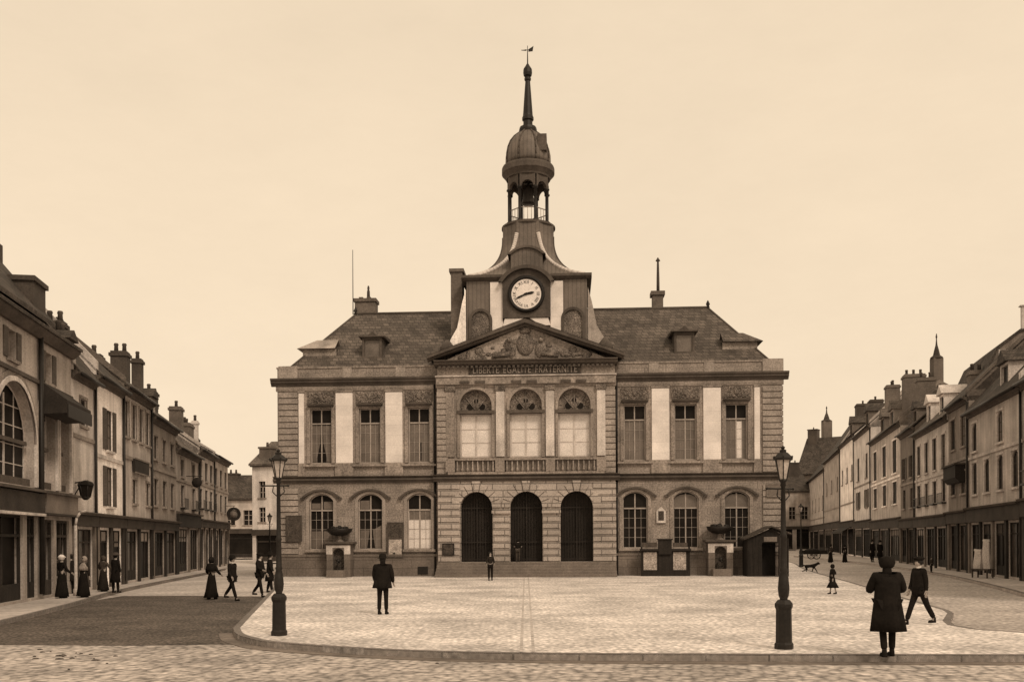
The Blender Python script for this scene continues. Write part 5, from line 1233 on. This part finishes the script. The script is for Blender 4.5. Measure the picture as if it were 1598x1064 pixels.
# tall rear house with a pale patch, behind the right edge houses
A_ = PR(1442); B_ = PR(1484); L_ = (B_-A_).length
t = thing('rear_house', 'tall dark gabled house end with a pale plaster patch, behind the right edge houses', 'house', A_, math.atan2((B_-A_).y, (B_-A_).x))
s = MB(); s.prismx([(2.4, 0), (9.5, 0), (9.5, 13.4), (2.4, 13.4)], 0, L_); s.prismx([(2.45, 13.4), (9.4, 13.4), (8.3, 15.8), (4.4, 15.9), (3.0, 14.9)], L_-.3, L_); s.build('wall', 'w4', t)
s = MB(); s.prismx([(2.2, 13.3), (2.9, 14.9), (4.3, 16.0), (8.4, 15.9), (9.7, 13.3), (9.5, 13.5), (8.3, 15.8), (4.4, 15.85), (3.0, 14.8), (2.4, 13.4)], 0, L_+.12); s.prismx([(2.4, 13.4), (9.5, 13.4), (8.3, 15.8), (4.4, 15.85), (3.0, 14.8)], 0, L_-.3); rf = s.build('roof', 'slate2', t)
s = MB(); s.box(L_, L_+.04, 3.0, 4.3, 12.9, 14.7); s.build('plaster_patch', 'w7', t)
for k, (yy, zt_) in enumerate(((4.7, 17.6), (5.3, 18.2), (5.9, 17.6))):
    s = MB(); s.box(L_-.7, L_-.4, yy-.16, yy+.16, 15.8, zt_); s.box(L_-.8, L_-.3, yy-.26, yy+.26, zt_, zt_+.08); s.build('chimney', 'brickpale', rf)
# bay/oriel on the narrow grey house
q = PR(1497); t = thing('balcony_box', 'dark wooden box balcony jutting from the narrow grey house on the right side', 'balcony', (q.x, q.y, 0), math.atan2((PR(1481)-PR(1513)).y, (PR(1481)-PR(1513)).x)+math.pi)
s = MB(); s.prismx([(0, 5.7), (-.35, 5.7), (-.6, 6.0), (-.6, 6.8), (0, 6.8)], -1.8, 1.8); s.build('box', 'woodblack', t); s = MB(); s.box(-1.9, 1.9, -.7, 0, 6.8, 6.9); s.build('rail', 'shop2', t)
# ================================================================== STREET FURNITURE
def lamp_post(name, label, loc, H, rz=0, group=None, k=1.0):
    t = thing(name, label, 'street lamp', loc, rz, group)
    b = MB(); b.lathe([(.19*k, 0), (.19*k, .10), (.165*k, .13), (.155*k, .78), (.18*k, .84), (.18*k, .90), (.12*k, .98)], 8, rot=R(22.5), smooth=False); b.build('pedestal', 'darkmetal', t, bevel=.008)
    b = MB(); b.lathe([(.09*k, .96), (.075*k, 1.0), (.10*k, 1.06), (.115*k, 1.2), (.095*k, 1.42), (.07*k, 1.52), (.085*k, 1.56), (.068*k, 1.62), (.06*k, 2.2), (.075*k, 2.24), (.055*k, 2.3), (.042*k, H-.82), (.06*k, H-.8), (.05*k, H-.74), (.09*k, H-.68)], 12); b.build('shaft', 'darkmetal', t)
    b = MB(); b.tube((-.36*k, 0, H-.86), (.22*k, 0, H-.86), .017*k); b.ball((-.37*k, 0, H-.86), .03*k, 6, 4); b.ball((.23*k, 0, H-.86), .03*k, 6, 4)
    for sx_ in (-1, 1): b.path([(sx_*.04*k, 0, H-1.1), (sx_*.14*k, 0, H-1.0), (sx_*.12*k, 0, H-.88)], .012*k, 5)
    b.build('ladder_bar', 'darkmetal', t)
    z0, z1 = H-.68, H-.28
    g = MB(); g.lathe([(.075*k, z0), (.155*k, z1)], 6, smooth=False); gl = g.build('lantern_glass', 'lampglass', t)
    b = MB()
    for i in range(6):
        a = math.pi/3*i; b.tube((.078*k*math.cos(a), .078*k*math.sin(a), z0), (.16*k*math.cos(a), .16*k*math.sin(a), z1), .012*k, n=5)
    b.lathe([(.09*k, z0-.03), (.09*k, z0+.01)], 6, smooth=False); b.build('lantern_frame', 'darkmetal', t)
    b = MB(); b.lathe([(.21*k, z1-.01), (.215*k, z1+.03), (.11*k, z1+.13), (.07*k, z1+.15), (.075*k, z1+.19), (.03*k, z1+.21), (.05*k, z1+.245), (.01*k, z1+.28)], 6, smooth=False)
    for i in range(6): a = math.pi/3*i; b.ball((.2*k*math.cos(a), .2*k*math.sin(a), z1+.05), .022*k, 5, 4)
    b.build('lantern_roof', 'darkmetal', t)
    return t
G = 'iron gas lamp posts round the square'
ql = gp(435, 989); lamp_post('street_lamp', 'tall black iron lamp post on the left corner of the square', ql, 4.35, 0, G)
qr = gp(1222.5, 1014); lamp_post('street_lamp', 'tall black iron lamp post near the right front edge of the square', qr, 4.05, .3, G)
q = gp(421, 886); lamp_post('street_lamp', 'small distant lamp post just left of the tall left lamp', q, 4.4, 0, G)
q = gp(1250, 886.5); lamp_post('street_lamp', 'small distant lamp post just right of the tall right lamp', q, 4.9, 0, G)
# shop display at right pavement
q = gp(1533, 905); t = thing('shop_display', 'pale dresses and cloth hung on a low stand outside the dark shops, right pavement', 'display stand', q, R(-70))
s = MB()
for x, y in ((-.5,-.2),(.5,-.2),(-.5,.2),(.5,.2)): s.box(x-.03, x+.03, y-.03, y+.03, 0, .42)
s.box(-.6, .6, -.26, .26, .42, .5); s.build('stand', 'woodmid', t)
for cx_, wd, hh, zz in ((-.3, .26, 1.05, .5), (.28, .24, 1.6, .5)):
    s = MB(); n = 26; P = []
    for jz in range(7):
        u = jz/6; wj = wd*(1.0-.25*u+.12*math.sin(3*u)); zj = zz+hh*u
        for i in range(n):
            a = 2*math.pi*i/n; fr_ = 1+.13*(1-u*.6)*math.cos(7*a+cx_*9); P.append((cx_+wj*fr_*math.cos(a), .6*wj*fr_*math.sin(a)+.03*math.sin(5*u+cx_*7), zj))
    s.add(P, [[j*n+i, j*n+(i+1) % n, (j+1)*n+(i+1) % n, (j+1)*n+i] for j in range(6) for i in range(n)] + [[6*n+i for i in range(n)]], True)
    s.tube((cx_-wd*.9, 0, zz+hh*.96), (cx_+wd*.9, 0, zz+hh*.9), .07); s.build('dress', 'canvas', t)
# hand cart, far right
q = gp(1270, 875); t = thing('hand_cart', 'low dark hand cart standing far back by the right pavement', 'cart', q, R(10))
s = MB(); s.box(-1.4, 1.3, -.5, .5, .55, .72); s.box(-1.4, 1.3, -.5, -.45, .72, .95); s.box(-1.4, 1.3, .45, .5, .72, .95); s.lathe([(.4, 0), (.6, .15), (.4, .35), (.1, .42)], 12, -.2, 0, .72, sx=1.7, sy=.8); s.build('body', 'woodblack', t)
for y in (-.58, .58):
    s = MB(); n = 18; P = []
    for rr, yy in ((.45, y-.03), (.45, y+.03), (.38, y+.03), (.38, y-.03)): P += [(rr*math.cos(2*math.pi*i/n), yy, .45+rr*math.sin(2*math.pi*i/n)) for i in range(n)]
    s.add(P, [[j*n+i, j*n+(i+1) % n, ((j+1) % 4)*n+(i+1) % n, ((j+1) % 4)*n+i] for j in range(4) for i in range(n)])
    for i in range(5): a = math.pi*i/5; s.tube((-.4*math.cos(a), y, .45-.4*math.sin(a)), (.4*math.cos(a), y, .45+.4*math.sin(a)), .02, n=5)
    s.build('wheel', 'woodblack', t)
s = MB(); s.tube((1.3, -.4, .65), (2.1, -.4, .5), .03); s.tube((1.3, .4, .65), (2.1, .4, .5), .03); s.build('handle', 'woodblack', t)

# ================================================================== PEOPLE
def skin_mesh(name, V, E, Rr, m, parent, sub=1, root=0):
    me = bpy.data.meshes.new(name); me.from_pydata([tuple(v) for v in V], E, []); me.materials.append(M[m])
    o = bpy.data.objects.new(name, me); COL.objects.link(o)
    if parent: o.parent = parent
    sk = o.modifiers.new('skin', 'SKIN'); sk.use_smooth_shade = True
    lay = me.skin_vertices[0].data if me.skin_vertices else None
    if lay is None: return o
    for i, r in enumerate(Rr):
        lay[i].radius = (r, r) if not isinstance(r, tuple) else r; lay[i].use_root = (i == root)
    sb = o.modifiers.new('sub', 'SUBSURF'); sb.levels = sub; sb.render_levels = sub
    return o
def ddir(fwd, out, s):    # direction down, rotated forward (towards -y) and outward along x*s
    return Vector((s*math.sin(out), -math.sin(fwd)*math.cos(out), -math.cos(fwd)*math.cos(out)))
def loft(name, rings, m, parent, n=20):
    """rings: (cx, cy, z, rx, ry); closed garment shell with hem thickness"""
    mb = MB(); P = []; rnd = random.Random(len(rings)+int(abs(rings[0][0])*100)); ph = rnd.random()*6
    for j, (cx, cy, z, rx, ry) in enumerate(rings):
        t = 1 - j/(len(rings)-1)
        for i in range(n):
            a = 2*math.pi*i/n; f = 1 + .07*t*math.cos(5*a+ph) + .04*t*math.cos(9*a+2*ph)
            P.append((cx+rx*f*math.cos(a), cy+ry*f*math.sin(a), z))
    mb.add(P, [[j*n+i, j*n+(i+1) % n, (j+1)*n+(i+1) % n, (j+1)*n+i] for j in range(len(rings)-1) for i in range(n)] + [[(len(rings)-1)*n+i for i in range(n)], list(range(n-1, -1, -1))], True)
    return mb.build(name, m, parent)

def person(label, loc, face, H=1.70, legs=((0, 0), (0, 0)), arms=((.1, .1, .1), (.1, .1, .1)), coat='black', trouser='black', hat='bowler', hatm='black', coatlen=0, skirt=None, shawl=None, apron=None, lean=0, build=1.0, hips=0, collar=True):
    """face: heading in degrees (0 = towards camera). legs: (thigh forward, knee bend) in rad for L,R.
    arms: (upper forward, outward, elbow bend) rad"""
    t = thing('person', label, 'person', loc, R(face)); t.scale = (H/1.72,)*3
    B = build; hipz = .90; thL, shL = .43, .42
    # leg joints
    legp = []
    for (a, kb), s in zip(legs, (-1, 1)):
        hp = Vector((s*.09, 0, hipz)); kn = hp + ddir(a, .02, s)*thL; an = kn + ddir(a-kb, .0, s)*shL
        legp.append((hp, kn, an))
    low = min(p[2].z for p in legp); dz = .085 - low
    off = Vector((0, 0, dz))
    legp = [tuple(p+off for p in q) for q in legp]
    pel = Vector((0, 0, hipz+.04))+off
    def up(h, y=0, x=0): # along the leaning spine
        return pel + Vector((x, -math.sin(lean)*h + y, math.cos(lean)*h))
    sp1, che, neb, nek, hed, top = up(.18), up(.40), up(.54), up(.60, -.01), up(.70, -.02), up(.785, -.01)
    sho = [up(.49, 0, s*.165*B) for s in (-1, 1)]
    arm = []
    for (f, o_, e), s in zip(arms, (-1, 1)):
        el = sho[0 if s < 0 else 1] + ddir(f, o_, s)*.29
        # forearm: bends forward, inwards a little
        d = ddir(f+e, o_*.3 - (.45 if e > .9 else 0), s); wr = el + d*.25; hd = wr + d*.08
        arm.append((el, wr, hd, d))
    V = [pel, sp1, che, neb, nek, hed, top]; E = [(0,1), (1,2), (2,3), (3,4), (4,5), (5,6)]; Rd_ = [.13*B, .11*B, .12*B, .07, .052, .095, .07]
    V.append(hed + Vector((0, -.105, -.015))); E.append((5, 7)); Rd_.append(.018)         # nose
    V.append(hed + Vector((0, -.07, -.085))); E.append((5, 8)); Rd_.append(.04)         # chin
    for k in (0, 1): V.append(hed + Vector((-.088 if k == 0 else .088, .01, -.01))); E.append((5, len(V)-1)); Rd_.append(.018)   # ears
    for k in (0, 1):
        i0 = len(V); el, wr, hd, d = arm[k]; V += [sho[k], el, wr, hd]; E += [(2, i0), (i0, i0+1), (i0+1, i0+2), (i0+2, i0+3)]; Rd_ += [.055, .042, .03, (.038, .018)]
        s = -1 if k == 0 else 1
        side = Vector((0, 1, 0)).cross(d).normalized() if abs(d.y) < .9 else Vector((1, 0, 0))
        fw_ = d.cross(side).normalized()
        for j, ln in enumerate((.062, .07, .066, .052)):
            b0 = hd + fw_*(-.03+.02*j) + d*.02; m1 = b0 + d*ln*.6 + side*.006; m2 = m1 + d*ln*.35 - side*.02*s
            i1 = len(V); V += [b0, m1, m2]; E += [(i0+3, i1), (i1, i1+1), (i1+1, i1+2)]; Rd_ += [.010, .009, .007]
        b0 = wr + d*.03 - fw_*.035; m1 = b0 + d*.035 - fw_*.02; m2 = m1 + d*.025; i1 = len(V); V += [b0, m1, m2]; E += [(i0+2, i1), (i1, i1+1), (i1+1, i1+2)]; Rd_ += [.013, .011, .009]
    for k in (0, 1):
        i0 = len(V); hp, kn, an = legp[k]; V += [hp, kn, an, an+Vector((0, -.10, -.04))]; E += [(0, i0), (i0, i0+1), (i0+1, i0+2), (i0+2, i0+3)]; Rd_ += [.08, .058, .038, .03]
    skin_mesh('body', V, E, Rd_, 'skin', t)
    # hair
    h = MB(); h.ball(tuple(hed + Vector((0, .025, .03))), .112, 12, 8, sz=1.1, sx=.92)
    if skirt: h.ball(tuple(hed + Vector((0, .10, .04))), .06, 8, 6)
    h.build('hair', 'hair', t)
    # trousers / boots
    for k in (0, 1):
        hp, kn, an = legp[k]; bt = MB(); bt.add([], [])
        x = an.x; y = an.y; z = an.z-.085
        bt.lathe([(.045, 0), (.052, .02), (.05, .07), (.045, .14)], 10, x, y, z); bt.lathe([(.048, 0), (.05, .03), (.04, .065), (.01, .075)], 12, x, y-.09, z, sy=2.2)
        bt.build('boot', 'black', t)
    if not skirt:
        V = [pel]; E = []; Rr = [.14*B]
        for k in (0, 1):
            hp, kn, an = legp[k]; i0 = len(V); V += [hp, hp.lerp(kn, .5), kn, an+Vector((0, 0, .03))]; E += [(0, i0), (i0, i0+1), (i0+1, i0+2), (i0+2, i0+3)]; Rr += [.105, .092, .075, .068]
        skin_mesh('trousers', V, E, Rr, trouser, t)
    else:
        lx = (legp[0][2].y+legp[1][2].y)/2; sway = .03
        hem = skirt
        loft('skirt', [(0, lx*.6, hem, .27, .28+abs(legp[0][2].y-legp[1][2].y)*.4), (0, lx*.4, hem+.25, .24, .25), (0, 0, pel.z-.25, .19, .19), (0, 0, pel.z, .155, .14), tuple(up(.15))+(.12, .10)], trouser, t, 22)
    # coat / bodice: one continuous shell with sleeves
    V = [pel+Vector((0, 0, .02)), sp1, che, up(.53)]; E = [(0,1), (1,2), (2,3)]; Rr = [(.165*B, .14*B), (.145*B if not skirt else .115, .125*B if not skirt else .105), (.165*B, .135*B), (.085, .08)]
    for k in (0, 1):
        el, wr, hd, d = arm[k]; i0 = len(V); V += [sho[k], el, wr]; E += [(2, i0), (i0, i0+1), (i0+1, i0+2)]; Rr += [.085*B, .066*B, .05]
    skin_mesh('coat' if not skirt else 'bodice', V, E, Rr, coat, t)
    if coatlen:
        zz = pel.z - coatlen
        fl = .195 + .12*coatlen
        loft('coat_skirt', [(0, .02, zz, fl*B, fl*.8*B), (0, .01, (zz+pel.z)/2, (fl+.195)/2*B, (fl+.195)/2*.8*B), (0, 0, pel.z, .195*B, .16*B), tuple(up(.2))+(.178*B, .145*B), tuple(up(.38))+(.18*B, .14*B), tuple(up(.5))+(.13*B, .11*B)], coat, t, 22)
    if collar and not skirt:
        c = MB(); c.lathe([(.062, 0), (.06, .05)], 12, nek.x, nek.y, nek.z-.05); c.build('collar', 'white', t)
    if not collar: c = MB(); c.lathe([(.10, -.05), (.085, .02), (.078, .10)], 14, nek.x, nek.y+.01, nek.z-.05); c.build('collar', coat, t)
    if shawl:
        loft('shawl', [tuple(up(.22, .01))+(.23, .19), tuple(up(.36, .01))+(.225, .17), tuple(up(.48))+(.19, .13), tuple(up(.56))+(.09, .085)], shawl, t, 18)
    if apron:
        a = MB(); P = [(-.17, -.16, pel.z), (.17, -.16, pel.z), (.22, -.27, .3), (-.22, -.27, .3)]; a.add(P+[(x, y-.012, z) for x, y, z in P], [[0,3,2,1], [4,5,6,7], [0,1,5,4], [1,2,6,5], [2,3,7,6], [3,0,4,7]]); a.build('apron', apron, t)
    hz = hed + Vector((0, .01, .055))
    if hat == 'bowler':
        g = MB(); g.lathe([(.165, 0), (.17, .012), (.115, .02), (.118, .07), (.10, .125), (.05, .155), (.01, .16)], 16, hz.x, hz.y, hz.z, sy=1.12); g.build('hat', hatm, t)
    elif hat == 'fur':
        g = MB(); g.lathe([(.10, -.10), (.125, -.07), (.145, -.01), (.135, .05), (.12, .085), (.07, .11), (.01, .115)], 18, hz.x, hz.y, hz.z, ripple=.03, rn=7); g.build('hat', hatm, t)
    elif hat == 'soft':
        g = MB(); g.lathe([(.19, -.015), (.20, 0), (.125, .03), (.135, .09), (.11, .14), (.03, .15)], 16, hz.x, hz.y, hz.z, ripple=.03, rn=3); g.build('hat', hatm, t)
    elif hat == 'cap':
        g = MB(); g.lathe([(.108, 0), (.145, .04), (.14, .08), (.06, .105), (.01, .11)], 14, hz.x, hz.y, hz.z); g.box(hz.x-.07, hz.x+.07, hz.y-.17, hz.y-.08, hz.z, hz.z+.014); g.build('cap', hatm, t)
    elif hat == 'bonnet':
        g = MB(); g.ball((hz.x, hz.y+.015, hz.z-.01), .135, 14, 9, sz=.95); g.lathe([(.17, 0), (.16, .02), (.12, .03)], 14, hz.x, hz.y, hz.z-.005); g.build('bonnet', hatm, t)
    elif hat == 'scarf':
        g = MB(); g.ball((hed.x, hed.y+.02, hed.z+.01), .135, 14, 9, sz=1.1); g.build('headscarf', hatm, t)
    elif hat == 'wide':
        g = MB(); g.lathe([(.24, .0), (.24, .015), (.13, .03), (.13, .10), (.08, .13), (.01, .135)], 18, hz.x, hz.y, hz.z); g.build('hat', hatm, t)
    return t
RD = ZR
walk = lambda a: ((a, .12), (-a, .25))
# foreground man seen from behind
person('man from behind in long dark overcoat and round hat, largest figure, right front', gp(1384, 1027), 176, 1.74, legs=((.10, .05), (-.12, .1)), arms=((.25, .36, 1.5), (.25, .32, 1.5)), coat='black', trouser='black', hat='fur', coatlen=.50, build=1.28, collar=False)
person('man in dark suit striding with legs wide apart, right behind the largest figure', gp(1434, 977), -68, 1.68, legs=((.42, .05), (-.42, .15)), arms=((.1, .12, .3), (-.15, .1, .2)), hat='cap', coatlen=.12)
person('small girl in dark cloak and short skirt near the right side of the square', gp(1299, 929), -80, 1.12, legs=((.15, .05), (-.15, .1)), skirt=.38, trouser='black', coat='black', hat='scarf', hatm='black', shawl='black')
person('stout dark suited man standing alone on the left half of the square', gp(597, 957), 172, 1.66, legs=((.04, 0), (-.06, .05)), arms=((.12, .16, .5), (.12, .14, .45)), hat='bowler', coatlen=.16, build=1.38, collar=False, coat='black')
person('boy in dark jacket standing at the foot of the town hall steps', gp(765, 905), 5, 1.48, legs=((.06, 0), (-.03, 0)), arms=((.2, .2, .8), (.2, .2, .8)), hat=None, coat='black2', trouser='black')
# woman in the middle doorway on the top step
pw_ = thw(X(809), BY-.1, zst)
person('person in dark clothes and white neckerchief in front of the middle arch', pw_, 0, 1.32, legs=((.05, 0), (-.05, 0)), arms=((.2, .6, 1.3), (.2, .6, 1.3)), hat='scarf', hatm='black', coat='black', trouser='brown', build=1.25)
# couple walking on the left carriageway
person('woman in long black dress and cape, walking left of a striding man', gp(330, 932, RD), 165, 1.62, legs=((.12, .05), (-.12, .1)), arms=((.1, .35, .9), (.1, .35, .9)), skirt=.08, trouser='black', coat='black', shawl='black', hat='scarf', hatm='black')
person('striding man in dark suit, right of the caped woman on the left road', gp(362, 934, RD), 62, 1.70, legs=((.38, .05), (-.5, .2)), arms=((.15, .15, .5), (-.2, .15, .4)), hat='bowler', coatlen=.1)
person('dark figure walking, just left of the left lamp post', gp(405, 929, RD), 70, 1.74, legs=((.25, .05), (-.3, .35)), arms=((.4, .3, .9), (.1, .2, .5)), hat='cap', coatlen=.1)
person('dark figure standing close behind the foot of the left lamp post', gp(421, 922, RD), 100, 1.70, legs=((.1, .0), (-.1, .1)), arms=((.1, .2, .4), (.1, .2, .4)), hat='wide', coatlen=.45)
# group on the left pavement
person('woman in dark dress and white bonnet on the left pavement', gp(96, 929), 150, 1.60, skirt=.06, coat='black', trouser='black', hat='bonnet', hatm='white', arms=((.2, .3, .8), (.2, .3, .8)))
person('small figure with pale cap beside the white bonneted woman', gp(85, 924), 120, 1.42, skirt=.06, coat='black2', trouser='black', hat='bonnet', hatm='shawl')
person('woman in pale shawl over black skirt, middle of the left pavement group', gp(130, 928), 165, 1.55, skirt=.06, coat='black2', trouser='black', hat='scarf', hatm='shawl', shawl='shawl', lean=.08)
person('woman in brown blouse and dark skirt beside a thin man on the left pavement', gp(161, 919), 170, 1.50, skirt=.06, coat='brown', trouser='black2', hat='scarf', hatm='brown', arms=((.3, .5, .8), (.3, .5, .8)))
person('thin man in black, rightmost of the left pavement group', gp(180, 921), 160, 1.62, legs=((.06, 0), (-.05, 0)), hat='wide', coatlen=.5, coat='black', hatm='brown')
person('man in dark coat at the edge of the left pavement group, by the pale post', gp(110, 922), 200, 1.6, legs=((.05, 0), (-.05, 0)), hat='cap', coatlen=.4, coat='black2', hatm='brown')
# far right pavement
person('woman in dark dress far back on the right street, left of a similar woman', gp(1296, 880, RD), 190, 1.62, skirt=.05, coat='black', trouser='black', hat='wide', shawl='brown')
person('woman in dark dress far back on the right street, right of a similar woman', gp(1318, 880, RD), 175, 1.6, skirt=.05, coat='black', trouser='black', hat='bonnet', hatm='black')
person('man in dark coat, left of the pair in front of the dark doorway at right', gp(1361, 879.5), 10, 1.9, legs=((.05, 0), (-.05, 0)), coat='black', hat='bowler', coatlen=.45)
person('man in dark coat, right of the pair in front of the dark doorway at right', gp(1373, 879.5), -10, 1.85, legs=((.08, 0), (-.1, 0)), coat='black', hat='bowler', coatlen=.5)
person('small child standing on the right pavement beyond the striding man', gp(1453, 896), 20, .95, legs=((.05, 0), (-.05, 0)), coat='brown', trouser='black2', hat='cap', hatm='brown')

# dog: one continuous skinned body
dq = gp(1265, 897, RD); t = thing('dog', 'black dog trotting across the right road behind the small girl', 'dog', dq, R(8))
V = [(-.30, 0, .50), (-.05, 0, .50), (.22, 0, .52), (.40, 0, .62), (.53, 0, .68), (.66, 0, .63), (-.45, 0, .55), (-.66, 0, .62),
     (.50, -.06, .76), (.50, .06, .76)]
E = [(0,1), (1,2), (2,3), (3,4), (4,5), (0,6), (6,7), (4,8), (4,9)]; Rr = [.11, .105, .135, .085, .075, .035, .035, .018, .022, .022]
for k, (x, sgn, sw) in enumerate(((.22, -1, .22), (.22, 1, -.10))):
    i = len(V); V += [(x, sgn*.08, .40), (x+sw*.5, sgn*.08, .24), (x+sw, sgn*.08, .03), (x+sw+.06, sgn*.08, .02)]; E += [(2, i), (i, i+1), (i+1, i+2), (i+2, i+3)]; Rr += [.055, .035, .024, .026]
for k, (x, sgn, sw) in enumerate(((-.32, -1, -.22), (-.32, 1, .12))):
    i = len(V); V += [(x, sgn*.08, .40), (x+.08+sw*.3, sgn*.08, .29), (x-.08+sw, sgn*.08, .17), (x+sw, sgn*.08, .03), (x+sw+.06, sgn*.08, .02)]; E += [(0, i), (i, i+1), (i+1, i+2), (i+2, i+3), (i+3, i+4)]; Rr += [.07, .05, .028, .024, .026]
skin_mesh('body', V, E, Rr, 'black', t)
